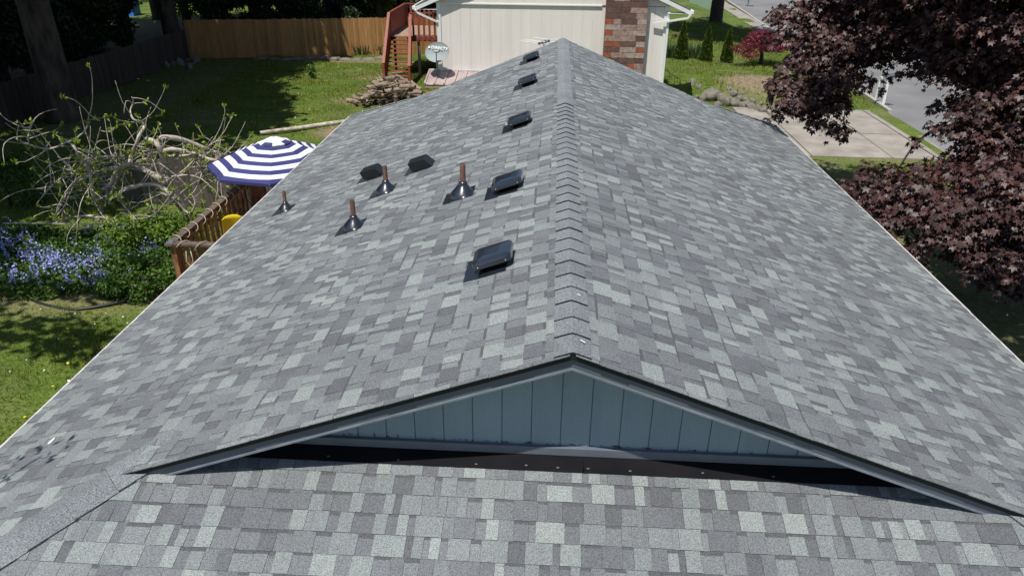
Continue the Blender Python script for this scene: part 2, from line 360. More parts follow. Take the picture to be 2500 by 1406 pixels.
sheet('street', [(cy_(-40), -40), (40, -40), (40, 130), (cy_(130), 130), (cy_(33), 33)], -.09, M['asphalt'], .05)
cb = MB()
for a, b in ((2, 22.4), (29.2, 60), (60, 110)): cb.bar((cy_(a)-.08, a, -.03), (cy_(b)-.08, b, -.03), .16, .16)
tag(cb.build('curb', M['curb']), kind='structure')
# driveway slabs with grassy joints
dv = MB()
xs = [7.0, 8.14, 10.62, 12.0]; ysd = [22.7, 25.6, 29.2]
for i in range(3):
    for j in range(2): dv.box(xs[i]+.02, xs[i+1]-.02, ysd[j]+.02, ysd[j+1]-.02, -.1, .02+.006*((i+j) % 2))
dv.add([(12.03, 22.5, .02), (12.95-.28, 22.2, -.085), (13.17-.02, 29.5, -.085), (12.03, 29.2, .02)], [(0, 1, 2, 3)])
tag(dv.build('driveway', M['concrete']), kind='structure')
sheet('sidewalk', [(13.25, 46), (14.3, 46), (14.95, 72), (16, 90), (14.8, 90), (13.9, 72)], .035, M['concrete'])

def grass():
    rng = np.random.default_rng(3); P = []
    # denser close to the viewer's side
    for (x0, x1, y0, y1, n) in ((-17, -4.2, 5, 14, 60000), (-18.5, -4.2, 14, 28, 70000), (-19, -4.8, 28, 39.2, 60000), (4.6, 13.0, 29.6, 52, 60000), (5, 13, 8, 22.5, 9000)):
        P.append(np.stack([rng.uniform(x0, x1, n), rng.uniform(y0, y1, n)], 1))
    P = np.concatenate(P); b = bare(P[:, 0], P[:, 1]); keep = rng.random(len(P)) > b*.93
    keep &= ~((P[:, 0] > 6.9) & (P[:, 1] > 22.5) & (P[:, 1] < 29.3)); keep &= P[:, 0] < curb_x(P[:, 1])-.2
    keep &= ~((np.abs(P[:, 0]+.2) < 4.5) & (P[:, 1] > 29.8) & (P[:, 1] < 42.2))
    keep &= ~((P[:, 0] > -7) & (P[:, 0] < -4) & (P[:, 1] > 11.8) & (P[:, 1] < 16))
    P = P[keep]; n = len(P); z = gh(P[:, 0], P[:, 1])-.01
    cl = (np.sin(P[:, 0]*2.1+1.3*np.sin(P[:, 1]*1.7)) + np.sin(P[:, 1]*2.7+P[:, 0]*.9))*.5
    a = rng.random(n)*6.283; tilt = rng.uniform(.3, 1.1, n)
    ax = np.stack([np.cos(a)*np.sin(tilt), np.sin(a)*np.sin(tilt), np.cos(tilt)], 1); ay = np.stack([-np.sin(a), np.cos(a), np.zeros(n)], 1); az = np.cross(ax, ay)
    R3 = np.stack([ax, ay, az], 2); V = np.array([[0, .09, 0], [0, -.09, 0], [.62, -.06, 0], [1, 0, -.05]])
    size = .085*rng.uniform(.6, 1.3, n)*(1+.35*cl); size *= np.where(P[:, 1] > 28, 1.25, 1)
    t = np.clip(.45+.22*cl+rng.normal(0, .2, n), 0, 1)
    o = scatter('grass', np.column_stack([P, z]), R3, size, (V, np.array([[0, 1, 2, 3]])), M['grassblade'], None, t)
    tag(o, 'tufts of green lawn grass over the yards', 'grass', kind='stuff')
grass()

# ---------------------------------------------------------------- the house with the shingled roof
X0, ZR, S = .173, 4.24, .3634
YF, YB = 3.8, 16.7           # front rake plane, far ridge end
GW, EW = 3.11, 4.80          # half width of the gablet, half width to the eaves
house = empty('house', (0, 0, 0)); tag(house, 'low house in front with long grey shingled roof, blue gable and roof vents', 'house')
def clip_poly(poly, conv):
    for i in range(len(conv)):
        a = conv[i]; b = conv[(i+1) % len(conv)]; ex, ey = b[0]-a[0], b[1]-a[1]; out = []
        for j in range(len(poly)):
            p = poly[j]; q = poly[(j+1) % len(poly)]
            dp = ex*(p[1]-a[1])-ey*(p[0]-a[0]); dq = ex*(q[1]-a[1])-ey*(q[0]-a[0])
            if dp >= 0: out.append(p)
            if (dp >= 0) != (dq >= 0):
                t = dp/(dp-dq); out.append((p[0]+(q[0]-p[0])*t, p[1]+(q[1]-p[1])*t))
        poly = out
        if len(poly) < 3: return []
    return poly
EXPO = .145
def shingles(mb, O, U, Vv, Nn, regions, umin, umax, vmax, seed):
    """courses parallel to U, going up Vv; each tab is its own thin wedge with a dark butt edge"""
    rr = random.Random(seed); nc = int(vmax/EXPO)+1
    for j in range(nc):
        v0 = j*EXPO; v1 = v0+EXPO+.012; u = umin - rr.random()*.4; k = 0; jit = 0; left = 0
        while u < umax:
            raised = k % 2 == 0
            wd = rr.choice((.065, .09, .115, .14, .17, .2)) if raised else rr.choice((.045, .07, .10, .135))
            k += 1; wd *= rr.uniform(.9, 1.1); left -= wd
            if left < 0: left = .98; jit = rr.uniform(-.0018, .0018)
            if raised: tn = rr.choices((.2, .4, .6, .8, 1.), (.2, .25, .23, .19, .13))[0]
            else: tn = rr.choices((.2, .4, .6), (.5, .32, .18))[0]
            tn += rr.uniform(-.05, .05) if tn < 1 else -.02
            lift = (.0085 if raised else .0045) + jit*.6 + rr.uniform(-.0005, .0005)
            bv = v0 + jit + rr.uniform(-.0012, .0012)
            rect = [(u, bv), (u+wd-.0015, bv), (u+wd-.0015, v1), (u, v1)]
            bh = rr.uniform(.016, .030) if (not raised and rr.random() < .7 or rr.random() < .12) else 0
            for reg_ in regions:
                pl = clip_poly(rect, reg_)
                if not pl: continue
                n = len(pl)
                def up_(p, dz=0.): 
                    h = lift*(1-(p[1]-v0)/EXPO*.85)+dz; return O+U*p[0]+Vv*p[1]+Nn*h
                if bh:
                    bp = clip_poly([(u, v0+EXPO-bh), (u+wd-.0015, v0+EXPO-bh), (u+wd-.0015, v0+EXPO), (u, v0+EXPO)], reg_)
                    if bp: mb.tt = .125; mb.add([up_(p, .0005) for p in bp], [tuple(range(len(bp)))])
                top = [up_(p) for p in pl]; bot = [O+U*p[0]+Vv*p[1]-Nn*.004 for p in pl]
                mb.tt = tn; mb.add(top, [tuple(range(n))])
                for i in range(n):
                    p, q = pl[i], pl[(i+1) % n]
                    if abs(p[1]-v1) < 1e-4 and abs(q[1]-v1) < 1e-4: continue
                    isb = abs(p[1]-bv) < 1e-4 and abs(q[1]-bv) < 1e-4
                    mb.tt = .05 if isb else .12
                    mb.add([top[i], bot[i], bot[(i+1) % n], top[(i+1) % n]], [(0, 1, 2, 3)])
            u += wd
rf = MB(); cs = 1/math.sqrt(1+S*S); L_ = EW/cs
# left slope: U along +Y... orientation keeps (U x V) = outward normal
for side in (-1, 1):
    ex = X0+side*EW; O = Vector((ex, 0, ZR-S*EW)); Vv = Vector((-side*cs, 0, S*cs)); U = Vector((0, -side*1., 0)) if side < 0 else Vector((0, 1., 0))
    U = Vector((0, 1, 0)); Nn = U.cross(Vv); 
    if Nn.z < 0: Nn = -Nn
    vg = (EW-GW)/cs
    low = [(2.11, 0), (16.5, 0), (15.75, vg), (YF, vg)]; upp = [(YF, vg), (15.75, vg), (YB, L_), (YF, L_)]
    shingles(rf, O, U, Vv, Nn, [low, upp], 1.9, 17, L_, 11+side)
# front hip plane below the gablet
O = Vector((X0, 2.11, ZR-S*EW)); Vv = Vector((0, cs, S*cs)); U = Vector((1, 0, 0)); Nn = U.cross(Vv)
shingles(rf, O, U, Vv, Nn, [[(-EW, 0), (EW, 0), (GW, (YF-2.11)/cs), (3.3, 2.21), (-3.3, 2.21), (-GW, (YF-2.11)/cs)][:3] + [(GW, (YF-2.11)/cs), (-GW, (YF-2.11)/cs)][1:]
         , [(-GW, (YF-2.11)/cs), (GW, (YF-2.11)/cs), (GW-.2, 2.16), (-GW+.2, 2.16)]], -5, 5, 2.2, 5)
rf.v and None
roof = rf.build('roof', M['shingle'], house)
# roof deck slab, walls
dk = MB(); t = .02; e = .0
def rz(x): return ZR - S*abs(x-X0)
def prof_slab(pts, dz0, dz1):
    n = len(pts); return [(x, y, z-dz0) for x, y, z in pts] + [(x, y, z-dz1) for x, y, z in pts], [tuple(range(n)), tuple(range(2*n-1, n-1, -1))] + [(i, i+n, (i+1) % n+n, (i+1) % n) for i in range(n)]
for sd in (-1, 1):
    P_ = [(X0, YF+.01, ZR), (X0+sd*GW, YF+.01, rz(X0+GW)), (X0+sd*(EW-.01), 2.13, rz(X0+EW)), (X0+sd*(EW-.01), 16.48, rz(X0+EW)), (X0+sd*GW, 15.72, rz(X0+GW)), (X0, YB-.02, ZR)]
    # split to keep planar
    dk.add(*prof_slab(P_, .006, .05))
dk.add(*prof_slab([(X0-EW+.01, 2.13, rz(X0+EW)), (X0+EW-.01, 2.13, rz(X0+EW)), (X0+GW-.02, 3.82, rz(X0+GW)), (X0+GW-.2, 4.12, rz(X0+GW)+.32*S), (X0-GW+.2, 4.12, rz(X0+GW)+.32*S), (X0-GW+.02, 3.82, rz(X0+GW))], .006, .05))
dk.build('roof_deck', M['drip'], house)
wl_ = MB(); wl_.box(X0-4.3, X0+4.3, 2.6, 15.6, -.1, 2.55); wl_.build('wall', M['wallblue'], house)
sf = MB(); sf.box(X0-4.72, X0+4.72, 2.2, 16.35, 2.40, 2.43); sf.build('soffit', M['barge'], house)
fg = MB(); zp = 3.1+.0
fg.add([(X0-GW, 15.6, 2.42), (X0+GW, 15.6, 2.42), (X0+GW, 15.6, rz(X0+GW)-.05), (X0, 16.5, ZR-.06), (X0-GW, 15.6, rz(X0+GW)-.05)], [(0, 1, 2, 3, 4)]); fg.build('end_wall', M['wallblue'], house)
# gable wall with grooves
YW = 4.10
gw = MB(); zb = 3.17; gx = X0-2.9
def gtop(x): return ZR - S*abs(x-X0) - .05
bounds = [X0-2.77]+[X0-2.93+.018+.205*k for k in range(1, 29)]+[X0+2.77]
bounds = sorted(set([b for b in bounds if abs(b-X0) < 2.78]+[X0]))
for i in range(len(bounds)-1):
    a, b = bounds[i], bounds[i+1]
    ga = 0 if bounds[i] == X0 else .0035; gb = 0 if bounds[i+1] == X0 else .0035
    a1, b1 = a+ga, b-gb
    gw.add([(a1, YW, zb), (b1, YW, zb), (b1, YW, gtop(b1)), (a1, YW, gtop(a1)), (a1, YW+.012, zb), (b1, YW+.012, zb), (b1, YW+.012, gtop(b1)), (a1, YW+.012, gtop(a1))],
           [(0, 1, 2, 3), (0, 3, 7, 4), (1, 5, 6, 2)])
gw.add([(X0-2.77, YW+.012, zb), (X0+2.77, YW+.012, zb), (X0+2.77, YW+.012, gtop(X0+2.77)), (X0, YW+.012, gtop(X0)), (X0-2.77, YW+.012, gtop(X0-2.77))], [(0, 1, 2, 3, 4)])
gw.build('gable_wall', M['gable'], house)
# peeling paint along the foot of the siding
pe = MB()
for i in range(60):
    x = rnd.choice((rnd.uniform(-.9, .35), rnd.uniform(.25, 1.25), rnd.uniform(-1.6, 1.75))); h = rnd.uniform(.002, .009); wd = rnd.uniform(.006, .05)
    z = 3.292+rnd.uniform(-.003, .006); pe.add([(x, YW-.0022, z), (x+wd, YW-.0022, z+rnd.uniform(-.003, .003)), (x+wd*.7, YW-.0022, z+h), (x+wd*.2, YW-.0022, z+h*1.3)], [(0, 1, 2, 3)])
for x, h in ((-1.19, .045), (-1.02, .03)): pe.add([(x-.006, YW-.0022, 3.292), (x+.009, YW-.0022, 3.292), (x, YW-.0022, 3.292+h)], [(0, 1, 2)])
tag(pe.build('peeling_paint', M['peel'], house), kind='stuff')
# band at the foot of the siding and the metal apron below it
bd = MB(); bd.box(X0-2.5, X0+2.5, YW-.035, YW-.003, 3.222, 3.288); bd.build('skirt_board', M['barge2'], house, bevel=.003)
ap = MB(); hipz = lambda y: ZR-S*EW+(y-2.11)*S
y0, y1 = 3.95, YW-.004
ap.add([(X0-2.8, y0, hipz(y0)+.012), (X0+2.8, y0, hipz(y0)+.012), (X0+2.6, y1, hipz(y1)+.012), (X0-2.6, y1, hipz(y1)+.012), (X0+2.58, y1-.002, 3.235), (X0-2.58, y1-.002, 3.235)], [(0, 1, 2, 3), (3, 2, 4, 5)])
ap.box(X0+.12, X0+.125, y0, y1-.03, hipz(y0)+.012, hipz(y0)+.05)
apo = ap.build('apron_flashing', M['flash'], house)
nl = MB()
for x in (-1.0, -.45, .12, .33, .62, 1.12, -1.5, 1.6, -.1):
    nl = MB(); nl.lathe([(.006, 0), (.010, .003), (.004, .007)], 7, Matrix.Translation((x, 3.975+rnd.uniform(0, .02), hipz(3.99)+.008)) @ Matrix.Diagonal((1.2, .8, 1, 1)))
    nl.build('sealant_dab', M['dab'], house)
# barge boards
for sd in (-1, 1):
    bb = MB(); a = Vector((X0, 0, ZR)); L = GW+.05
    d = Vector((sd*cs, 0, -S*cs)); nrm = Vector((sd*S*cs, 0, cs)); Lb = L/cs
    def pt(s, h, y): p = a + d*s + nrm*h; return (p.x, y, p.z)
    # cut the foot to die on the hip roof
    s1 = Lb-.02
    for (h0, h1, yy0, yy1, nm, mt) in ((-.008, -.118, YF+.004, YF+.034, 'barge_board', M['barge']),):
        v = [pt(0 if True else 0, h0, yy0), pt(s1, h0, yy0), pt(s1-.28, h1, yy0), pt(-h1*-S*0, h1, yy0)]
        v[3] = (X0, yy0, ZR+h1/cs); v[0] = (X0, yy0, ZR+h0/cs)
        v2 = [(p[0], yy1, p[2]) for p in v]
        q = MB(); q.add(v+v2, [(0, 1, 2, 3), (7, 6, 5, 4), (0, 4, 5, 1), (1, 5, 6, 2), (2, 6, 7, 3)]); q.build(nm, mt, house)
    q = MB(); hA, hB = -.106, -.120  # added strip: sunlit lower edge of the barge board, put in as lighter paint
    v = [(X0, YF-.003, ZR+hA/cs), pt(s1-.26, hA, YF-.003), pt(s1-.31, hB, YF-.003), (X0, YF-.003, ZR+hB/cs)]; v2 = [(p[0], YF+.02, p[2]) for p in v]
    q.add(v+v2, [(0, 1, 2, 3), (0, 4, 5, 1), (1, 5, 6, 2), (2, 6, 7, 3)]); q.build('painted_sun_edge', M['trim'], house)  # 'trim' is the lighter slate standing in for sunlight on this edge
    # soffit strip beneath the rake overhang
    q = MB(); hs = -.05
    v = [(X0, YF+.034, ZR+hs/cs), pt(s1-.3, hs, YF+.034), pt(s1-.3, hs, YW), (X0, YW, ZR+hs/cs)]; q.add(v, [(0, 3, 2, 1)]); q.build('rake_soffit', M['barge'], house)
    # metal drip edge and the ragged shingle ends over it
    q = MB(); h0, h1 = .002, -.014
    h1 = -.042; v = [(X0, YF-.012, ZR+h0/cs), pt(s1+.01, h0, YF-.012), pt(s1+.01, h1, YF-.012), (X0, YF-.012, ZR+h1/cs)]; v2 = [(p[0], YF+.01, p[2]) for p in v]
    q.add(v+v2, [(0, 1, 2, 3), (7, 6, 5, 4), (0, 4, 5, 1), (2, 6, 7, 3)]); q.build('drip_edge', M['drip'], house)
    q = MB(); s = .02
    while s < Lb-.1:
        l = rnd.uniform(.12, .3); o_ = rnd.uniform(.016, .023); l = min(l, Lb-.06-s)
        T = Matrix(((d.x, 0, nrm.x, a.x+d.x*s), (0, 1, 0, 0), (d.z, 0, nrm.z, a.z+d.z*s), (0, 0, 0, 1)))
        q.tt = rnd.choice((.25, .45, .6, .8)); q.box(0, l-.004, YF-o_-.012, YF+.012, -.002+rnd.uniform(0, .002), .0035+rnd.uniform(0, .003), T); s += l
    q.build('starter_shingle', M['shingle'], house)
    # eave gutter edge
    q = MB(); xg = X0+sd*(EW+.012)
    for i in range(5):
        ya = 2.05+i*2.9; yb = ya+2.895; o_ = rnd.uniform(-.003, .003); q.box(xg-.010+o_, xg+.010+o_, ya, yb, rz(X0+EW)-.095, rz(X0+EW)+.004+rnd.uniform(-.003, .003))
    q.build('eave_board', M['gutter'], house)
# caps: ridge, seams meeting at a closing piece, and hips
def caps(name, A, B, nl_, nr_, expo, half, up0, smooth_from=None):
    """cap shingles from A to B; nl_, nr_ = directions down the two slopes"""
    mb = MB(); A = Vector(A); B = Vector(B); D = (B-A); n = int(D.length/expo); D.normalize()
    for i in range(n):
        p0 = A+D*(i*expo); p1 = A+D*((i+1)*expo+.03); j = rnd.uniform(-.004, .004); h = half+rnd.uniform(-.003, .003)
        t0, t1 = (.020+rnd.uniform(-.002, .003) if i else .012), .008
        cl = [(nl_*h, 0), (nl_*.03, .0), (Vector((0, 0, 0)), .0), (nr_*.03, 0), (nr_*h, 0)]
        f = []
        up_ = Vector((0, 0, 1)); v = []
        for (q, dz) in cl: v.append(p0+D*j+q+up_*t0)
        v[2] = v[2] - up_*.002
        for (q, dz) in cl: v.append(p1+q+up_*t1)
        v[7] = v[7]-up_*.002
        for (q, dz) in cl: v.append(p0+D*j+q+up_*(t0-.016))
        mb.tt = rnd.uniform(.45, .8); mb.add(v[:10], [(k, k+1, k+6, k+5) for k in range(4)])
        mb.tt = 0.; mb.add([v[k] for k in (0, 1, 2, 3, 4, 10, 11, 12, 13, 14)], [(k, k+5, k+6, k+1) for k in range(4)])
        mb.tt = .3; mb.add([v[0], v[5], v[10], v[4], v[9], v[14]], [(0, 1, 2), (3, 5, 4)])
    return mb
nL = Vector((-cs, 0, -S*cs)); nR = Vector((cs, 0, -S*cs))
c1 = caps('c', (X0, YF-.02, ZR+.004), (X0, 10.45, ZR+.004), nL, nR, .221, .122, None)
c1.build('ridge_cap', M['cap'], house)
c2 = caps('c', (X0, YB, ZR+.004), (X0, 10.35, ZR+.004), nL, nR, .221, .122, None)
c2.build('ridge_cap', M['cap'], house)
cl = MB(); cl.tt = .6; v = []
for y in (10.40, 10.72):
    for q in (nL*.124, nL*.03, Vector((0, 0, -.002)), nR*.03, nR*.124): v.append(Vector((X0, y, ZR+.029))+q)
cl.add(v, [(k, k+1, k+6, k+5) for k in range(4)]); cl.tt = 0; cl.add([v[k] for k in range(5)]+[p-Vector((0, 0, .02)) for p in v[:5]], [(k, k+5, k+6, k+1) for k in range(4)])
cl.build('closing_cap', M['cap'], house)
nF = Vector((0, -cs, -S*cs))
for sd in (-1, 1):
    A = (X0+sd*EW, 2.11, rz(X0+EW)+.006); B = (X0+sd*(GW-.0), YF, rz(X0+GW)+.006); D = (Vector(B)-Vector(A)).normalized()
    o1 = (nF - D*nF.dot(D)).normalized(); sde = nL if sd < 0 else nR; o2 = (sde-D*sde.dot(D)).normalized()
    h = caps('h', A, Vector(B)+D*.32, o1, o2, .30, .15, None); h.build('hip_cap', M['cap'], house)
    A = (X0+sd*EW, 16.5, rz(X0+EW)+.006); B = (X0+sd*GW, 15.75, rz(X0+GW)+.006); D = (Vector(B)-Vector(A)).normalized(); bk = Vector((0, cs, -S*cs))
    o1 = (bk - D*bk.dot(D)).normalized(); o2 = (sde-D*sde.dot(D)).normalized()
    h = caps('h', A, B, o1, o2, .2, .08, None); h.build('hip_cap', M['cap'], house)

# ---- roof furniture (parts of the house)
def on_roof(x, y, side=-1):
    T = Matrix.Translation((x, y, ZR-S*abs(x-X0))); ang = math.atan(S)*(-1 if side < 0 else 1)
    return T @ Matrix.Rotation(ang, 4, 'Y')     # local +z = roof normal, local -x = down the left slope
def rounded_pan(mb, w_, l_, z0, z1, r, inset, T):
    """low pan lid with rounded plan corners and rolled top edge"""
    def ring(hw, hl, rr, z, n=5):
        out = []
        for cx, cy, a0 in ((hw-rr, hl-rr, 0), (-hw+rr, hl-rr, 90), (-hw+rr, -hl+rr, 180), (hw-rr, -hl+rr, 270)):
            for k in range(n+1):
                a = R_(a0+90*k/n); out.append(T @ Vector((cx+rr*math.cos(a), cy+rr*math.sin(a), z)))
        return out
    prof = [(0, z0), (0, z0+(z1-z0)*.55), (.006, z0+(z1-z0)*.8), (.02, z1-.006), (.045, z1), (w_*.3, z1+.004)]
    rings = [ring(w_/2-i, l_/2-i, max(r-i*.5, .012), z) for i, z in prof]; n = len(rings[0]); vs = [p for q in rings for p in q]; fs = []
    for i in range(len(rings)-1):
        for k in range(n): fs.append((i*n+k, i*n+(k+1) % n, (i+1)*n+(k+1) % n, (i+1)*n+k))
    fs.append(tuple((len(rings)-1)*n+k for k in range(n))); mb.add(vs, fs)
for k, (x, y) in enumerate(((-.425, 5.50), (-.43, 7.43), (-.43, 10.1), (-.43, 12.85), (-.45, 15.3))):
    T = on_roof(x, y); v = empty('roof_vent'); v.parent = house; v['label'] = 'black square box vent, ' + ('nearest to the blue gable', 'second from the blue gable', 'third from the blue gable', 'fourth from the blue gable', 'farthest from the blue gable, beside the ridge end')[k]
    f_ = MB(); f_.box(-.27, .10, -.21, .19, .008, .013, T); f_.build('flange', M['blackmetal'], v)
    c_ = MB(); c_.box(-.105, .105, -.105, .105, .01, .075, T); c_.build('throat', M['hole'], v)
    h_ = MB(); rounded_pan(h_, .335, .335, .062, .125, .05, 0, T); h_.build('hood', M['blackmetal'], v, smooth=False)
    for q in ((-.12, -.169), (.12, -.169)):
        s_ = MB(); s_.lathe([(.004, -.002), (.005, .001), (.002, .004)], 6, T @ Matrix.Translation((q[0], q[1], .08)) @ Matrix.Rotation(R_(90), 4, 'X'))
        s_.build('screw', M['alu'], v)
for k, (x, y) in enumerate(((-2.50, 9.95), (-1.72, 9.52))):
    T = on_roof(x, y); v = empty('exhaust_vent'); v.parent = house; v['label'] = ('black wedge exhaust vent nearer the eave', 'black wedge exhaust vent nearer the ridge')[k]
    f_ = MB(); f_.box(-.26, .12, -.17, .17, .008, .013, T); f_.build('flange', M['blackmetal'], v)
    h_ = MB(); a, b = -.15, .15
    P8 = [(-.15, -.125, .02), (.14, -.125, .015), (.14, .125, .015), (-.15, .125, .02), (-.17, -.125, .135), (.06, -.125, .135), (.06, .125, .135), (-.17, .125, .135)]
    P8 = [T @ Vector(p) for p in P8]
    h_.add(P8, [(4, 5, 6, 7), (1, 2, 6, 5), (0, 1, 5, 4), (2, 3, 7, 6)]); h_.cm = 1
    h_.add([T @ Vector(p) for p in ((-.13, -.12, .02), (-.13, .12, .02), (-.14, .12, .13), (-.14, -.12, .13))], [(0, 1, 2, 3)])
    h_.build('hood', M['wedge'], v, mats=[M['hole']])
for k, (x, y, s_) in enumerate(((-3.80, 9.72, .85), (-2.27, 7.82, .98), (-2.13, 8.95, 1.), (-.97, 7.72, 1.05))):
    T = on_roof(x, y); z0 = ZR-S*abs(x-X0); v = empty('vent_pipe'); v.parent = house
    v['label'] = ('rusty vent pipe nearest to the left eave', 'rusty vent pipe closest to the blue gable, second from the eave', 'rusty vent pipe between the two wedge vents and the square vent', 'rusty vent pipe beside the second square vent')[k]
    f_ = MB(); f_.box(-.21*s_, .13*s_, -.17*s_, .15*s_, .008, .013, T); f_.build('flange', M['blackmetal'], v)
    b_ = MB(); Tz = Matrix.Translation((x, y, z0))
    pr = [(.15, -.042), (.142, .0), (.118, .035), (.082, .075), (.056, .105), (.046, .118), (.046, .138), (.034, .145)]
    b_.lathe([(a*s_, b*s_) for a, b in pr], 24, Tz, cap=False); b_.build('boot', M['blackmetal'], v, smooth=True)
    p_ = MB(); rr_ = .030*s_; p_.lathe([(rr_, 0), (rr_, .33*s_), (rr_*.8, .332*s_), (rr_*.78, .2*s_), (.001, .2*s_)], 16, Tz); p_.build('pipe', M['rust'], v, smooth=False)
# bits of litter on the roof
lt = MB()
T = on_roof(-4.02, 4.56); lt.lathe([(.001, .009), (.02, .01), (.001, .018)], 10, T @ Matrix.Diagonal((1, 2.2, 1, 1)))
tag(lt.build('white_scrap', M['white']), 'small white scrap lying on the shingles at lower left', 'scrap')

for (x_, y_, l_, rz_) in ((.235, 3.93, .035, -.35), (.225, 4.55, .024, -.3)):
    q = MB(); q.box(-l_/2, l_/2, -.004, .004, .0, .003, Matrix.Translation((x_, y_, ZR-S*(x_-X0)+.027)) @ Matrix.Rotation(math.atan(S), 4, 'Y') @ Matrix.Rotation(rz_, 4, 'Z'))
    tag(q.build('nail_strip', M['white']), 'short white strip on the ridge cap ' + ('right at the gable peak' if y_ < 4 else 'two caps behind the gable peak'), 'strip')
# ---------------------------------------------------------------- antenna on the far end of the ridge
an = empty('antenna', (-.25, 16.9, 3.75)); tag(an, 'small white tv antenna with thin rods at the far end of the roof', 'antenna')
q = MB(); q.tube([(0, 0, -.1), (0, 0, .34)], .018, 8); q.tube([(-.35, -.25, .0), (-.2, -.15, .05), (0, 0, .25)], .008, 6); q.build('mast', M['alu'], an)
q = MB(); q.tube([(-.12, .1, .33), (.12, -.1, .42)], .014, 6)
for i in range(4): q.box(-.13+.07*i, -.08+.07*i, .07-.055*i, .12-.055*i, .31+.025*i, .37+.025*i)
q.build('boom', M['greymetal'], an)
for i, (dy, z) in enumerate(((.1, .34), (.04, .37), (-.04, .39), (-.1, .45))):
    q = MB(); c_ = -.13+.075*i; q.tube([(c_-.42+.03*i, dy+.05, z+.03), (c_, dy, z), (c_+.46, dy-.02, z+.01)], .006, 5); q.build('rod', M['alu'], an)

# ---------------------------------------------------------------- neighbour's house
nb = empty('house', (0, 30, 0)); tag(nb, 'cream house behind the roof with brick chimney, white trim and downspout', 'house')
def loc(x, y, z): return (x, y-30, z)
NX0, NX1 = -4.62, 4.27
w_ = MB(); grooves = np.arange(NX0+.1, NX1, .396)
xs_ = [NX0]+list(grooves)+[NX1]
for i in range(len(xs_)-1):
    a, b = xs_[i]+.004, xs_[i+1]-.004; w_.add([(a, .008, .75), (b, .008, .75), (b, .008, 3.56), (a, .008, 3.56), (a, .02, .75), (b, .02, .75), (b, .02, 3.56), (a, .02, 3.56)], [(0, 1, 2, 3), (0, 3, 7, 4), (1, 5, 6, 2)])
w_.box(NX0, NX1, .02, .7, .7, 3.56); w_.box(NX0+.003, 2.6, .7, 12, .7, 3.555)
w_.build('wall', M['siding'], nb)
gx_ = (NX0+NX1)/2; HN = 1.9
g_ = MB(); g_.add([(NX0-.1, -.025, 3.60), (NX1+.1, -.025, 3.60), (NX1+.1, -.025, 3.66), (gx_, -.025, 3.6+HN), (NX0-.1, -.025, 3.66)], [(0, 1, 2, 3, 4)])
g_.build('upper_wall', M['siding'], nb)
b_ = MB(); b_.box(NX0-.05, 1.75, -.05, -.003, 3.555, 3.61); b_.build('band_trim', M['white'], nb, bevel=.005)
t_ = MB(); t_.box(NX0-.03, NX0+.12, -.04, .1, .75, 3.6); t_.box(NX0-.035, NX0, .1, .2, .75, 3.6); t_.build('corner_board', M['white'], nb)
t_ = MB(); t_.box(NX1-.12, NX1+.04, -.04, .1, .6, 3.6); t_.build('corner_board', M['white'], nb)
f_ = MB(); f_.box(NX0+.05, NX1-.05, .05, 1.5, -.3, .72); f_.box(NX0+.05, 2.5, 1.5, 11.9, -.3, .719); f_.build('foundation', M['foundation'], nb)
r_ = MB(); slp = .42
ov = .85; xa, xb = NX0-ov, NX1+ov; zea = 3.42
for sd, xe in ((-1, xa), (1, xb)):
    zt = 3.5 + (abs(gx_-xe))*slp
    for (dz0, dz1, nm) in ((0, -.04, 'roof'),):
        for (xo, yy0, yy1) in (((xe, -.45, 12.5),) if sd < 0 else ((xe, -.45, .3), (3.1, .3, 12.5))):
            zo = 3.5+abs(xe-xo)*slp; yy0 = max(yy0, -.2)
            r_.add([(xo, yy0, zo), (gx_, yy0, zt), (gx_, yy1, zt), (xo, yy1, zo), (xo, yy0, zo-.04), (gx_, yy0, zt-.04), (gx_, yy1, zt-.04), (xo, yy1, zo-.04)], [(0, 1, 2, 3), (4, 7, 6, 5), (0, 4, 5, 1), (0, 3, 7, 4)])
r_.build('roof', M['blackroof'], nb)
for sd, xe in ((-1, xa), (1, xb)):
    zt = 3.5+(abs(gx_-xe))*slp; q = MB(); q.add([(xe, -.22, 3.46), (gx_, -.22, zt-.04), (gx_, -.22, zt-.19), (xe, -.22, 3.31), (xe, -.17, 3.46), (gx_, -.17, zt-.04), (gx_, -.17, zt-.19), (xe, -.17, 3.31)], [(0, 3, 2, 1), (4, 5, 6, 7), (3, 7, 6, 2), (0, 4, 7, 3)])
    q.build('rake_board', M['white'], nb)
    g = MB(); g.box(xe-.06*(1 if sd > 0 else 1.6), xe+.06*(1.6 if sd > 0 else 1), -.25, 12.4 if sd < 0 else .3, 3.36, 3.48); g.build('gutter', M['white'], nb, bevel=.01)
    s2 = MB(); s2.box(min(xe, (NX0 if sd < 0 else NX1)), max(xe, (NX0 if sd < 0 else NX1)), -.19, 12.4 if sd < 0 else .3, 3.36, 3.375); s2.build('soffit', M['white'], nb)
d_ = MB(); d_.bar((xb-.02, -.3, 3.36), (xb-.12, -.28, 3.22), .07, .07); d_.bar((xb-.1, -.28, 3.22), (3.75, -.1, 2.98), .07, .07); d_.build('downspout', M['white'], nb)
d_ = MB(); d_.bar((xa+.03, -.3, 3.36), (xa+.1, -.25, 3.25), .07, .07); d_.bar((xa+.1, -.25, 3.25), (NX0, -.06, 2.9), .07, .07); d_.build('downspout', M['white'], nb)
d_ = MB(); d_.box(NX1-.02, NX1+.07, -.12, -.045, .55, 3.4); d_.build('downspout', M['white'], nb)
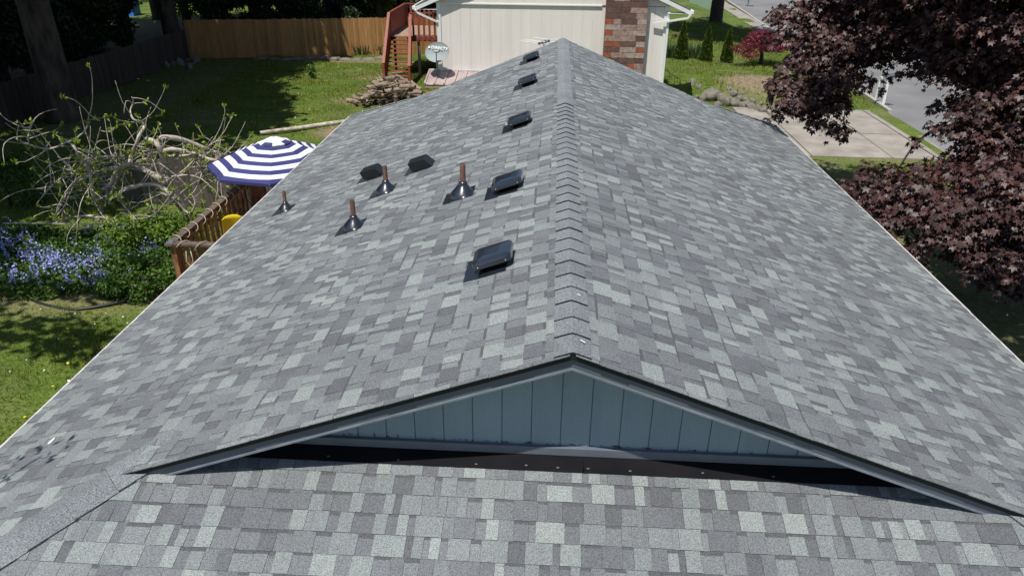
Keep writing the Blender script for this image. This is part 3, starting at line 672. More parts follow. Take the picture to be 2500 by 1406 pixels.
# chimney of big bricks
ch = MB(); cx0, cx1, cyf = 1.88, 3.45, -.42; rrr = random.Random(4); bh = .205; row = 0; z = .3
while z < 6.0:
    x = cx0; off = (row % 2)*.3; first = True
    while x < cx1-.01:
        L = rrr.choice((.62, .62, .58, .3)) if not (first and off) else .3
        first = False
        if cx1-(x+L) < .2: L = cx1-x
        small = L < .35
        if z > 3.15: tn = rrr.choices((.2, .4, .8), (5, 4, 1))[0]
        else: tn = (rrr.choices((.6, .8), (3, 2))[0] if small else rrr.choices((.2, .4, .8, 1.), (2, 2, 4, 3))[0])
        ch.tt = tn; ch.box(x+.006, x+L-.006, cyf+rrr.uniform(0, .006), cyf+.1, z+.006, z+bh-.006); x += L
    y = cyf+.1
    ch.tt = .3; ch.box(cx0+.004, cx0+.1, cyf+.1, -.01, z+.006, z+bh-.006); ch.box(cx1-.1, cx1-.004, cyf+.1, -.01, z+.006, z+bh-.006)
    z += bh; row += 1
ch.tt = 0.; ch.box(cx0+.012, cx1-.012, cyf+.012, -.03, .2, 6.0); ch.build('chimney', M['brick'], nb)

# lean-to roof and cold frame at the foot of the wall
ln = empty('lean_to', (-4.6, 29.4, 0)); tag(ln, 'low lean-to with faded maroon corrugated metal roof against the cream wall', 'lean-to')
q = MB(); n = 40; W_ = 5.0; v = []; f = []
for i in range(n+1):
    x = -.42+W_*i/n; zz = .02*math.cos(i*math.pi/2)
    v += [(x-.0, .56, 1.06+zz*.6), (x-.10, -.30, .66+zz*.6)]
for i in range(n): f.append((2*i, 2*i+1, 2*i+3, 2*i+2))
q.add(v, f); q.build('metal_roof', M['brownmetal'], ln)
for i in range(13):
    x = -.40+.38*i; q = MB(); q.bar((x, .55, 1.085), (x-.095, -.3, .69), .06, .045); q.build('rib', M['brownmetal'], ln)
q = MB(); q.box(-.4, 4.5, .53, .565, 1.06, 1.11); q.build('edge_flashing', M['white'], ln)
for x in (-.42, 1.0, 2.4, 3.8):
    q = MB(); q.bar((x, -.2, -.1), (x, -.2, .66), .09, .09); q.build('post', M['lumber'], ln)
q = MB(); q.bar((-.5, -.25, .58), (4.4, -.25, .58), .05, .12); q.bar((-.45, -.3, .02), (4.4, -.3, .02), .05, .14); q.bar((.55, -.25, .5), (.35, -.25, -.05), .06, .06); q.build('frame', M['lumber'], ln)

# satellite dish
sd_ = empty('satellite_dish', (-4.58, 29.5, .88)); tag(sd_, 'grey satellite dish with white lettering beside the cream wall corner', 'satellite dish')
face = Vector((-.12, -.86, .50)).normalized(); qx = Vector((1, -.1, .02)); qx = (qx-face*qx.dot(face)).normalized(); qy = face.cross(qx)
TD = Matrix(((qx.x, qy.x, face.x, 0), (qx.y, qy.y, face.y, 0), (qx.z, qy.z, face.z, .92), (0, 0, 0, 1)))
q = MB(); prof = [(.001, 0), (.12, .008), (.24, .03), (.34, .06), (.42, .09), (.425, .095), (.42, .08), (.34, .045), (.2, .01), (.001, -.015)]
q.lathe(prof, 40, TD @ Matrix.Diagonal((1.16, .96, 1, 1)), cap=False); q.build('reflector', M['dish'], sd_, smooth=True)
q = MB(); foot = Vector((-.05, .1, -.1)); hub = TD @ Vector((0, -.1, -.05)); q.tube([foot, Vector((-.05, .1, .55)), hub], .03, 8); q.box(-.12, .02, .0, .2, -.14, -.1); q.build('mast', M['greymetal'], sd_)
q = MB(); a = TD @ Vector((-.02, -.42, .04)); b = TD @ Vector((.06, -.12, .42)); q.tube([foot+Vector((.0, -.05, .35)), a, b], .02, 6); q.build('feed_arm', M['greymetal'], sd_)
q = MB(); q.box(-.1, .1, -.04, .04, -.05, .06, TD @ Matrix.Translation((.06, -.1, .42))); q.build('feed_horn', M['greymetal'], sd_, bevel=.012)
tx = bpy.data.curves.new('lettering', 'FONT'); tx.body = 'DIRECTV'; tx.size = .15; tx.align_x = 'CENTER'; tx.extrude = .003; tx.offset = .0035; tx.space_character = 1.15
to = bpy.data.objects.new('lettering', tx); COL.objects.link(to); to.parent = sd_; to.data.materials.append(M['white'])
bpy.context.view_layer.update(); tme = bpy.data.meshes.new_from_object(to); bpy.data.objects.remove(to)
for v_ in tme.vertices: v_.co.z += 0
to = bpy.data.objects.new('lettering', tme); COL.objects.link(to); to.parent = sd_
if not tme.materials: tme.materials.append(M['white'])
to.matrix_local = TD @ Matrix.Translation((.075, .115, .092)) @ Matrix.Rotation(R_(-6), 4, 'Z')
q = MB(); q.lathe([(.001, .0), (.04, .0), (.04, .004), (.001, .004)], 16, TD @ Matrix.Translation((-.34, .19, .098))); q.lathe([(.001, .004), (.02, .004), (.02, .007), (.001, .007)], 12, TD @ Matrix.Translation((-.34, .19, .098)))
q.build('emblem', M['white'], sd_)

# ---------------------------------------------------------------- red stair and deck beside the neighbour's house
dk2 = empty('wooden_deck', (-6.5, 33, 0)); tag(dk2, 'red stained raised deck with long stair and railings beside the cream house', 'deck')
bL, bR = G(945, 205), G(998, 210); tL, tR = Yp(957, 88, 34.), Yp(1000, 88, 34.)
def lo(p): return Vector(p)-Vector((-6.5, 33, 0))
zt = tL.z
q = MB(); nst = 11
for i in range(1, nst):
    k = i/nst; a = bL.lerp(tL, k); b = bR.lerp(tR, k); q.bar(lo(a), lo(b), .15, .04)
q.build('stair_treads', M['redwood'], dk2)
for (a, b, hh) in ((bL, tL, .95), (bR, tR, .9)):
    q = MB(); a_ = lo(a)+Vector((-.05 if a is bL else .05, -.05, .0)); b_ = lo(b)+Vector((-.05 if a is bL else .05, 0, 0)); sx = .03 if a is bR else -.03
    q.add([a_+Vector((0, -.05, -.25)), b_+Vector((0, 0, -.25)), b_+Vector((0, 0, hh)), a_+Vector((0, -.05, hh*.9))]+[p+Vector((sx*1.5, 0, 0)) for p in (a_+Vector((0, -.05, -.25)), b_+Vector((0, 0, -.25)), b_+Vector((0, 0, hh)), a_+Vector((0, -.05, hh*.9)))],
          [(0, 1, 2, 3), (7, 6, 5, 4), (0, 4, 5, 1), (1, 5, 6, 2), (2, 6, 7, 3), (3, 7, 4, 0)])
    q.bar(a_+Vector((sx, -.05, hh*.9+.03)), b_+Vector((sx, 0, hh+.03)), .12, .05); q.bar(a_+Vector((sx, -.06, -.2)), a_+Vector((sx, -.06, hh*.9)), .09, .09)
    q.build('stair_guard', M['redwood'], dk2)
q = MB()
x0_, x1_ = lo(tL).x-.02, -4.7+6.5
for i in range(24): q.box(x0_, lo(tR).x+.15 if i < 0 else x1_, 1.0+i*.15, 1.14+i*.15, zt-.04, zt)
q.build('deck_floor', M['redfloor'], dk2)
q = MB(); q.box(lo(tR).x+.05, x1_, .96, 1.0, zt-.22, zt+.0); q.box(x0_-.03, x0_, 1, 4.6, zt-.22, zt); q.build('rim_board', M['redwood'], dk2)
q = MB(); q.bar((lo(tR).x+.05, .98, zt+.98), (x1_, .98, zt+.98), .1, .05); x = lo(tR).x+.15
while x < x1_: q.box(x, x+.09, .94, .98, zt-.15, zt+.95); x += .24
q.build('railing', M['redwood'], dk2)
q = MB(); q.bar((x0_, 1.0, zt+1.0), (x0_, 4.6, zt+1.0), .1, .05); y = 1.0
while y < 4.6: q.box(x0_-.04, x0_, y, y+.09, zt-.15, zt+.98); y += .105
q.build('railing', M['redwood'], dk2)
q = MB(); q.bar((x0_, 4.58, zt+1.0), (x1_, 4.58, zt+1.0), .1, .05); x = x0_
while x < x1_: q.box(x, x+.09, 4.55, 4.59, zt-.15, zt+.98); x += .22
q.build('railing', M['redwood'], dk2)
for px_, mt_, rr_ in (((x1_-.2, 1.05), M['white'], .1), ((x0_+.1, 1.1), M['darkbark'], .1), ((x0_+.1, 4.4), M['redwood'], .1), ((x1_-.2, 4.4), M['redwood'], .1), ((.35, 1.1), M['greymetal'], .12)):
    q = MB(); q.bar((px_[0], px_[1], -.2), (px_[0], px_[1], zt-.05), rr_, rr_); q.build('post', mt_, dk2)

# house far behind the deck
fh = empty('house', (-9, 47, 0)); tag(fh, 'pale blue house wall beyond the back fence behind the red deck', 'house')
q = MB(); q.box(-1.1, 9, 0, 7, -.2, 5.2); q.build('wall', M['paleblue'], fh)
q = MB(); q.add([(-1.7, -.6, 5.1), (9.5, -.6, 5.1), (9.5, 3.5, 7), (-1.7, 3.5, 7), (9.5, 7.6, 5.1), (-1.7, 7.6, 5.1)], [(0, 1, 2, 3), (3, 2, 4, 5)]); q.build('roof', M['blackroof'], fh)
for x_ in (.3, 3.2): q = MB(); q.box(x_, x_+1.3, -.04, -.01, 1.6, 2.9); q.build('window', M['hole'], fh)
q = MB(); q.box(-1.16, -.98, -.05, .02, -.1, 5.1); q.build('corner_board', M['white'], fh)

# ---------------------------------------------------------------- fences
def fence(label, pts, h, material, bw=.14, gap=.006, seed=1, z0=0., rails=True, jag=.02, lowz=.02, back=1):
    a0 = Vector((pts[0][0], pts[0][1], 0)); root = empty('fence', a0); tag(root, label, 'fence'); rr = random.Random(seed); b = MB(); pp = []; rl = MB()
    for i in range(len(pts)-1):
        A = Vector((*pts[i], 0))-a0; B = Vector((*pts[i+1], 0))-a0; d = (B-A); L = d.length; d.normalize(); nn = Vector((-d.y, d.x, 0))*back
        s = 0
        while s < L:
            hh = h+rr.uniform(-jag, jag); w = bw+rr.uniform(-.006, .004); p = A+d*s; b.tt = rr.random()
            y = rr.uniform(-.003, .003)
            q = [p+nn*y+Vector((0, 0, lowz)), p+d*w+nn*y+Vector((0, 0, lowz)), p+d*w+nn*y+Vector((0, 0, hh-.03)), p+d*(w-.025)+nn*y+Vector((0, 0, hh)), p+d*.025+nn*y+Vector((0, 0, hh)), p+nn*y+Vector((0, 0, hh-.03))]
            q2 = [x+nn*.018 for x in q]; b.add(q+q2, [(0, 1, 2, 3, 4, 5), (11, 10, 9, 8, 7, 6)]+[(k, k+6, (k+1) % 6+6, (k+1) % 6) for k in range(6)]); s += bw+gap
        for z in (.3, h-.3): rl.bar(A+nn*.045+Vector((0, 0, z)), B+nn*.045+Vector((0, 0, z)), .04, .09)
        s = 0
        while s < L+.1: pp.append(A+d*min(s, L)+nn*.11); s += 2.4
    b.build('boards', material, root); rl.build('rails', material, root)
    for p in pp:
        q = MB(); q.box(p.x-.045, p.x+.045, p.y-.045, p.y+.045, -.1, h-.05); q.build('post', material, root)
    return root
fence('long orange brown cedar fence along the back of the yard', [(-18.4, 37.2), (-4.5, 40.6), (4.8, 42.5)], 1.88, M['cedar'], seed=2)
fence('dark weathered fence along the shaded left side of the yard', [(-18.5, 15), (-18.6, 26), (-18.4, 37.0)], 1.45, M['oldfence'], seed=3)
fence('grey weathered board fence between the deck and the bare tree', [(-11.6, 17.2), (-9.2, 16.9), (-7.6, 16.6), (-4.9, 16.4)], 1.35, M['greyfence'], seed=4)
# little white border rail behind the blue flowers
br_ = empty('border_fence', (-10.6, 14.6, 0)); tag(br_, 'low white wire border fence behind the blue flowers', 'border fence')
for i in range(9): q = MB(); q.tube([(-1.6+i*.35, .02*i, -.02), (-1.6+i*.35, .02*i, .36)], .007, 5); q.build('picket', M['gutter'], br_)
q = MB(); q.tube([(-1.65, 0, .36), (1.25, .16, .36)], .009, 5); q.build('rail', M['gutter'], br_)

# ---------------------------------------------------------------- side deck with railing, rope, umbrella, chair
sdk = empty('wooden_deck', (-6.86, 12, 0)); tag(sdk, 'brown low deck with slatted railing under the left eave', 'deck')
q = MB()
for i in range(22): q.box(.02, 2.75, .05+i*.16, .19+i*.16, .22, .26)
q.build('deck_floor', M['deckwood'], sdk)
q = MB(); q.box(-.05, 2.75, -.0, .04, .05, .24); q.box(-.05, 0, .0, 3.6, .05, .24); q.build('rim_board', M['deckwood'], sdk)
q = MB(); q.bar((-.06, -.06, 1.13), (-.06, 3.62, 1.13), .03, .085); y = .12
while y < 3.35: q.box(-.05, -.01, y, y+.09, .1, 1.17); y += .225
q.build('railing', M['deckwood'], sdk, mats=None)
q = MB(); q.box(-.135, .01, -.15, 3.66, 1.178, 1.216); q.build('rail_cap', M['railcap'], sdk)
q = MB(); x = .15
while x < 2.7: q.box(x, x+.09, -.045, -.005, .1, 1.17); x += .3
q.build('railing', M['deckwood'], sdk)
q = MB(); q.box(-.02, 2.75, -.13, .02, 1.178, 1.218); q.build('rail_cap', M['railcap'], sdk)
q = MB(); x = .5
while x < 2.7: q.box(x, x+.09, 3.6, 3.64, .1, 1.15); x += .36
q.bar((0, 3.62, 1.2), (2.7, 3.62, 1.2), .1, .04); q.build('railing', M['deckwood'], sdk)
for (px_, py_, w1, h1) in ((-.03, -.03, .1, 1.175), (.06, 3.55, .34, 1.3)):
    q = MB(); q.box(px_-.05, px_-.05+w1, py_-.05, py_+.05, -.1, h1); q.build('post', M['deckwood'], sdk)
q = MB(); q.box(-.12, .02, -.12, .02, 1.218, 1.232); q.box(-.1, .0, -.1, .0, 1.232, 1.25); q.build('post_cap', M['greymetal'], sdk, bevel=.004)
def helix(p0, p1, turns, ra, rb, n=16):
    p0 = Vector(p0); p1 = Vector(p1); d = p1-p0; dn = d.normalized(); s = dn.cross(Vector((0, 0, 1))); out = []
    for i in range(turns*n+1):
        a = 2*math.pi*i/n; k = i/(turns*n); out.append(p0+d*k+s*math.cos(a)*ra+Vector((0, 0, 1))*math.sin(a)*rb + Vector((0, 0, .01*math.sin(a*.37))))
    return out
q = MB(); q.tube(helix((-6.92, 12.1, 1.17), (-6.92, 15.6, 1.17), 10, .12, .08), .0085, 6); q.tube(helix((-6.76, 11.93, 1.17), (-4.6, 11.93, 1.17), 6, .11, .08), .0085, 6)
q.tube([(-6.6, 11.83, 1.1), (-6.62, 11.82, .9), (-6.55, 11.82, .78), (-6.5, 11.83, .95), (-6.52, 11.84, 1.1)], .01, 6)
tag(q.build('rope_light', M['rope'], smooth=True), 'pale rope light coiled around the brown deck railing', 'rope light')

um = empty('patio_umbrella', (-5.98, 15.15, .26)); tag(um, 'navy and white striped patio umbrella open beside the roof eave', 'umbrella')
NR = 8; RU = 1.46; ZT = 2.02; rings = 11
mb = MB(); bands = []
def canopy_pt(k, t):
    a = 2*math.pi*(k+.30)/NR; r = RU*t; z = ZT-.52*t**1.25; return Vector((r*math.cos(a), r*math.sin(a), z))
for i in range(rings):
    t0, t1 = .06+.94*i/rings, .06+.94*(i+1)/rings; mb.cm = 1 if i % 2 == 0 else 0
    for k in range(NR):
        sub = 4
        for j in range(sub):
            def P_(t, u): 
                p = canopy_pt(k, t).lerp(canopy_pt(k+1, t), u); return p - Vector((0, 0, .045*t*math.sin(math.pi*u)*t)) - Vector((p.x, p.y, 0))*.03*math.sin(math.pi*u)
            mb.add([P_(t0, j/sub), P_(t1, j/sub), P_(t1, (j+1)/sub), P_(t0, (j+1)/sub)], [(0, 1, 2, 3)])
mb.cm = 1
for k in range(NR):
    a, b = canopy_pt(k, 1), canopy_pt(k+1, 1); mb.add([a, b, b-Vector((0, 0, .06)), a-Vector((0, 0, .06))], [(0, 3, 2, 1)])
mb.build('canopy', M['canwhite'], um, mats=[M['cannavy']])
mb = MB()
for k in range(NR):
    for (t0, t1, c) in ((.03, .16, 0), (.16, .24, 1 if k % 2 else 0)):
        mb.cm = c; a0, a1, b0, b1 = (canopy_pt(k, t0), canopy_pt(k, t1), canopy_pt(k+1, t0), canopy_pt(k+1, t1)); up_ = Vector((0, 0, .07-.03*(t0 > .1))); up2 = Vector((0, 0, .035))
        mb.add([a0+up_, a1+up2, b1+up2, b0+up_], [(0, 1, 2, 3)])
mb.build('vent_cap', M['canwhite'], um, mats=[M['cannavy']])
mb = MB()
for k in range(NR): mb.tube([canopy_pt(k, .05)-Vector((0, 0, .015)), canopy_pt(k, 1)-Vector((0, 0, .015))], .009, 5)
mb.build('ribs', M['alu'], um); mb = MB(); mb.tube([(0, 0, 0), (0, 0, ZT+.05)], .022, 8); mb.build('pole', M['alu'], um)
mb = MB(); mb.lathe([(.26, 0), (.26, .05), (.06, .09), (.04, .3)], 20); mb.build('base', M['blackmetal'], um)

chr_ = empty('chair', (-6.42, 13.5, .25), R_(205)); chr_.scale = (.86, .9, 1.1); tag(chr_, 'bright yellow plastic chair on the deck behind the railing', 'chair')
mb = MB(); n = 8; v = []; f = []
for i in range(n+1):
    for j in range(7):
        u = -1+2*i/n; k = j/6; hw = .25-.03*k; x = u*hw; z = .42+.5*k - (.06*abs(u)**3 if k > .9 else 0); y = .2+.14*k-.05*(1-u*u) ; v.append((x, y, z)); 
for i in range(n):
    for j in range(6): a = i*7+j; f.append((a, a+1, a+8, a+7))
mb.add(v, f); o = mb.build('backrest', M['yellow'], chr_, smooth=True); sm = o.modifiers.new('solid', 'SOLIDIFY'); sm.thickness = .012
mb = MB(); mb.box(-.24, .24, -.24, .22, .405, .43); mb.build('seat', M['yellow'], chr_, bevel=.01)
for sx in (-1, 1):
    for sy in (-1, 1): mb = MB(); mb.tube([(sx*.2, sy*.19, .41), (sx*.24, sy*.24, 0)], .018, 6); mb.build('leg', M['yellow'], chr_)

# ---------------------------------------------------------------- the bare old tree by the deck
def Z(x, y): return (x/2.812, 250+y/2.812)
bt = empty('bare_tree', (-8.9, 15.2, 0)); tag(bt, 'sprawling old tree with bare pale twisted branches and small leaf tufts', 'tree')
limbs = [
 ([(1290, 900), (1280, 760), (1180, 640), (1130, 560), (1150, 500), (1120, 380), (1080, 290), (1000, 245)], 15.3, 0., (.11, .05)),
 ([(1085, 290), (1100, 255), (1150, 240), (1280, 265), (1400, 315), (1500, 350), (1560, 375), (1620, 380)], 15.4, .8, (.075, .028)),
 ([(1115, 370), (1125, 340), (1180, 325), (1300, 345), (1420, 385), (1490, 405), (1540, 440)], 15.3, .3, (.07, .025)),
 ([(930, 430), (960, 405), (1060, 380), (1150, 370), (1300, 362), (1380, 330)], 15.1, .5, (.05, .02)),
 ([(1130, 560), (1060, 500), (940, 440), (870, 430), (800, 470), (760, 560), (700, 600)], 15.2, -.7, (.085, .03)),
 ([(870, 430), (830, 480), (790, 560), (760, 640), (750, 700)], 15., -.4, (.055, .02)),
 ([(895, 430), (900, 360), (930, 300), (960, 220), (990, 165), (960, 135), (915, 115), (895, 60), (915, 0), (905, -35)], 15.1, .3, (.05, .009)),
 ([(700, 760), (690, 700), (640, 640), (625, 540), (600, 430), (545, 370), (505, 300), (460, 273), (400, 303), (320, 320), (200, 290), (120, 258), (100, 245)], 14.6, -.8, (.045, .012)),
 ([(870, 430), (820, 375), (700, 375), (600, 390), (520, 410), (420, 400)], 14.9, -.4, (.035, .01)),
 ([(465, 275), (540, 235), (590, 180), (605, 120), (608, 70)], 14.0, .0, (.016, .006)),
 ([(200, 288), (192, 240), (205, 190), (235, 125)], 13.6, .0, (.014, .005)),
 ([(118, 258), (118, 210), (130, 150)], 13.5, .0, (.012, .005)),
 ([(615, 345), (560, 325), (500, 310)], 14.2, 0, (.018, .012)),
 ([(640, 345), (660, 285), (690, 170)], 14.8, 0, (.016, .006)),
 ([(350, 840), (400, 740), (440, 660), (480, 590), (560, 530), (650, 480), (800, 450), (870, 430)], 14.6, .5, (.015, .035)),
 ([(250, 700), (330, 600), (420, 520), (520, 470), (620, 420), (700, 400)], 14.3, .5, (.01, .022)),
 ([(640, 800), (700, 790), (830, 845), (900, 900)], 14.2, .2, (.03, .02)),
 ([(640, 780), (560, 780), (450, 800), (360, 835)], 14.2, .0, (.028, .012)),
 ([(1180, 640), (1080, 570), (960, 570), (860, 590), (800, 640)], 15.0, -.6, (.06, .02)),
 ([(800, 640), (860, 720), (930, 800), (960, 850)], 14.5, .0, (.03, .012)),
 ([(1180, 510), (1260, 470), (1330, 400), (1400, 330), (1480, 270), (1540, 260)], 15.3, .6, (.03, .01)),
 ([(1330, 390), (1370, 440), (1400, 520), (1430, 600)], 15.4, .3, (.02, .007)),
 ([(1180, 510), (1300, 500), (1420, 520), (1480, 500)], 15.3, .3, (.022, .008)),
 ([(1150, 640), (1080, 620), (1040, 700), (1080, 780), (1180, 800)], 14.8, .0, (.022, .008)),
 ([(980, 340), (1040, 330), (1100, 325)], 15.1, .2, (.02, .02)),
 ([(1020, 500), (1070, 380), (1080, 310)], 15.1, .2, (.02, .02)),
 ([(1180, 640), (1290, 760), (1340, 700), (1310, 620)], 15.1, .2, (.03, .01)),
]
limb_pts = []; wood = MB(); off = Vector((-8.9, 15.2, 0))
def smooth_line(P, n=4):
    out = []
    for i in range(len(P)-1):
        p0 = P[max(i-1, 0)]; p1 = P[i]; p2 = P[i+1]; p3 = P[min(i+2, len(P)-1)]
        for k in range(n):
            t = k/n; out.append(.5*((2*p1)+(-p0+p2)*t+(2*p0-5*p1+4*p2-p3)*t*t+(-p0+3*p1-3*p2+p3)*t*t*t))
    out.append(P[-1]); return out
for li, (pp, Y0, dY, (r0, r1)) in enumerate(limbs):
    P = []
    for i, (a, b) in enumerate(pp):
        x, y = Z(a, b); P.append(Yp(x, y, Y0+dY*i/(len(pp)-1)+.12*math.sin(i*1.9+li)) - off)
    P = smooth_line(P, 4); n = len(P); rad = [r0+(r1-r0)*i/(n-1) for i in range(n)]
    rad = [.95*r*(1+.1*math.sin(i*1.3+li)) for i, r in enumerate(rad)]
    wood.tube(P, rad, 8)
    limb_pts += [(P[i], (P[i+1]-P[i]).normalized(), rad[i]) for i in range(2, n-1)]
tips = []
tr_ = random.Random(21)
for i in range(470):
    p, d, r = tr_.choice(limb_pts)
    if r > .06 and tr_.random() < .6: continue
    if p.z > 1.9 and tr_.random() < .55: continue
    side = Vector((tr_.gauss(0, 1), tr_.gauss(0, 1), tr_.gauss(.05, .6))).normalized(); L = tr_.choice((tr_.uniform(.12, .4), tr_.uniform(.3, .8)))
    q = [p]; cur = p.copy(); dd = (side+d*.5).normalized()
    for k in range(4):
        dd = (dd*1.1+Vector((tr_.gauss(0, .26), tr_.gauss(0, .26), -.2+.18*k+tr_.gauss(0, .18)))).normalized(); cur = cur+dd*L/4; q.append(cur.copy())
    wood.tube(q, [min(r*.7, .011), .009, .007, .0055, .004], 5); tips.append((q[-1], dd))
    if tr_.random() < .5: tips.append((q[2], dd))
for i in range(170):
    p, d, r = tr_.choice(limb_pts)
    if p.z > 1.8 and tr_.random() < .7: continue
    dd = Vector((tr_.gauss(0, 1), tr_.gauss(0, .7), tr_.gauss(.3, .4))).normalized(); L = tr_.uniform(.6, 1.3); q = [p]; cur = p.copy(); cz = tr_.choice((-.32, -.25, .25))
    for k in range(7):
        dd = (dd*1.5+Vector((tr_.gauss(0, .15), tr_.gauss(0, .15), cz+tr_.gauss(0, .06)))).normalized(); cur = cur+dd*L/7; cur.z = max(cur.z, .08); q.append(cur.copy())
    wood.tube(q, [.011, .010, .009, .008, .007, .006, .005, .004], 5); tips.append((q[-1], dd))
wood.build('branches', M['palebark'], bt, smooth=True)
rng = np.random.default_rng(5); LP = []; LD = []
for p, d in tips:
    if rng.random() < .42: continue
    for k in range(rng.integers(4, 10)): LP.append(p+Vector(rng.normal(0, .02, 3))); dd = Vector(rng.normal(0, .8, 3))+Vector((0, 0, .7)); LD.append(dd.normalized())
LP = np.array(LP); LD = np.array(LD); n = len(LP); ay = np.cross(rng.normal(size=(n, 3)), LD); ay /= np.linalg.norm(ay, axis=1)[:, None]; R3 = np.stack([LD, ay, np.cross(LD, ay)], 2)
scatter('leaf_tufts', LP, R3, rng.uniform(.05, .10, n), LEAF_OVAL, M['lime'], bt, rng.random(n))

# ---------------------------------------------------------------- purple maple on the right
RM = np.random.default_rng(8)
def P(x, y, z):
    d = np.array([x, y, z])-CAMPOS; q = d@fw; return (1250+F_PX*(d@rt)/q, 703-F_PX*(d@up)/q, y, 1.25)
mc = [(1965, 40, 18.5, .65), (2020, 20, 18.8, .9), (2080, 60, 18.3, 1.1), (2180, 40, 18.3, 1.2), (2290, 50, 17.3, 1.2), (2400, 40, 16.3, 1.2), (2490, 60, 15.5, 1.2),
 (1975, 120, 18, .65), (2050, 125, 17.8, .85), (2135, 62, 17.3, .55), (2265, 85, 16.8, .7), (2370, 115, 16.3, 1.), (2470, 150, 15.3, 1.2),
 (1940, 205, 17.4, .45), (1990, 205, 17.2, .7), (2045, 195, 17, .4), (1970, 260, 17, .36), (2025, 250, 16.9, .36), (2065, 235, 16.9, .18), (2060, 300, 16.7, .22), (2000, 300, 16.7, .25), (2065, 335, 16.6, .12), (1925, 270, 17, .28),
 (2355, 180, 15.6, .4), (2400, 235, 15.3, .6), (2460, 260, 14.8, 1.0), (2375, 300, 15, .34), (2440, 340, 14.8, .8), (2490, 360, 14.3, 1.), (2290, 312, 14.7, .16), (2240, 345, 14.7, .10), (2350, 350, 14.8, .3),
 (2120, 410, 14.6, .2), (2190, 418, 14.4, .28), (2290, 425, 14.3, .42), (2390, 420, 13.8, .85), (2480, 450, 13.3, 1), (2110, 440, 13.9, .34), (2175, 470, 13.4, .5), (2265, 480, 13.2, .6), (2350, 510, 12.8, .75), (2450, 530, 12.7, .9),
 (2190, 535, 12.9, .38), (2240, 580, 12.7, .30), (2430, 600, 12.3, .45), (2480, 620, 12.2, .5), (2385, 655, 12, .27), (2420, 640, 12.1, .3), (2330, 560, 12.5, .3), (2465, 680, 11.9, .3), (2300, 520, 12.7, .4),
 ] + [(P(8.6, 9.6, 6.2)), (P(6.6, 9., 6.2)), (P(6.3, 7.6, 6.)), (P(9.8, 8.6, 6.)), (P(9.2, 10.8, 6.8)), (P(8.0, 8.0, 6.4)), (P(10.8, 10, 6.)), (P(10, 12, 7)), P(4.45, 14.95, 6.1)[:3]+(.32,), P(4.2, 14.6, 6.3)[:3]+(.25,), P(5.6, 15.3, 6.8)[:3]+(.5,), P(7.2, 15.2, 7.2)[:3]+(.8,)] + [
 (2600, 200, 15, 1.4), (2650, 450, 13, 1.3), (2600, 620, 12, .9), (2250, -80, 18, 1.6), (2450, -90, 16, 1.7), (2080, -60, 19, 1.2), (2620, 0, 15.5, 1.7), (2760, 300, 13.5, 1.5), (2300, -200, 17, 1.6), (2500, -240, 15.5, 1.6)]
mp = empty('maple_tree', (10.2, 14.2, 0)); tag(mp, 'big dark purple maple tree overhanging the right side of the roof and driveway', 'tree')
mpo = np.array([10.2, 14.2, 0.]); LPn = []; LDn = []; TN = []
mtr = MB(); trk = [(0, 0, -.2), (0, 0, .4), (.05, .1, 1.6), (0, .2, 3.0), (.1, .4, 5.5), (0, .6, 7.5)]; mtr.tube(trk, [.36, .27, .24, .21, .13, .05], 12)
cc = [Vector(Yp(a, b, Y))-Vector(mpo) for a, b, Y, r in mc]; top_ = Vector((0, .5, 6.)); low_ = Vector((.05, .15, 2.4))
nodes = [(Vector((.1, .4, 5.0)), 0.), (Vector((0, .5, 6.5)), 0.), (Vector((.05, .2, 2.6)), .4)]
for ci in sorted(range(len(cc)), key=lambda i: min((cc[i]-nodes[0][0]).length, (cc[i]-nodes[2][0]).length+1.)):
    e = cc[ci]; st, dl = min(nodes, key=lambda n_: (n_[0]-e).length*1.15+n_[1]*.35); L = (e-st).length
    md = st.lerp(e, .5)+Vector((0, 0, .06*L)); w0 = max(.012, .06-.008*dl); mtr.tube([st, md, e], [w0, w0*.8, max(.009, w0*.6)], 6); nodes.append((e, dl+L))
for ci, (px_, py_, Y, r) in enumerate(mc):
    c = np.array(cc[ci])+mpo; e = cc[ci]
    nsub = max(2, int(22*r*r)+3)
    for k in range(nsub):      # leafy sprays inside the bough: flattened, drooping
        sr = min(.40, r*.85); sc = c + np.clip(RM.normal(size=3), -1.5, 1.5)*np.array([r*.5, r*.5, r*.40])
        mtr.tube([e, Vector(sc-mpo)], [.009, .003], 4, cap=False)
        m_ = int(46*(sr/.34)**2)+5; a = RM.random(m_)*6.283; q = sr*np.sqrt(RM.random(m_))*1.15
        P = np.stack([sc[0]+np.cos(a)*q, sc[1]+np.sin(a)*q, sc[2]-.45*q**2/sr+RM.normal(0, .06, m_)], 1)
        out = np.stack([np.cos(a), np.sin(a), -.9+RM.normal(0, .3, m_)], 1)+RM.normal(0, .3, (m_, 3)); LPn.append(P); LDn.append(out); TN.append(np.clip(RM.normal(.42+.2*(RM.random()-.5), .17, m_)+(RM.random(m_) < .04)*.4, 0, 1))
LPn = np.concatenate(LPn)-mpo; LDn = np.concatenate(LDn); LDn /= np.linalg.norm(LDn, axis=1)[:, None]; TN = np.concatenate(TN); n = len(LPn)
upv = np.tile([0, 0, 1.], (n, 1))+RM.normal(0, .35, (n, 3)); ay = np.cross(upv, LDn); ay /= np.linalg.norm(ay, axis=1)[:, None]
R3 = np.stack([LDn, ay, np.cross(LDn, ay)], 2); print('maple leaves', n)
scatter('crown', LPn, R3, RM.uniform(.065, .132, n), LEAF_MAPLE, M['maple'], mp, TN); mtr.build('trunk', M['darkbark'], mp, smooth=True)

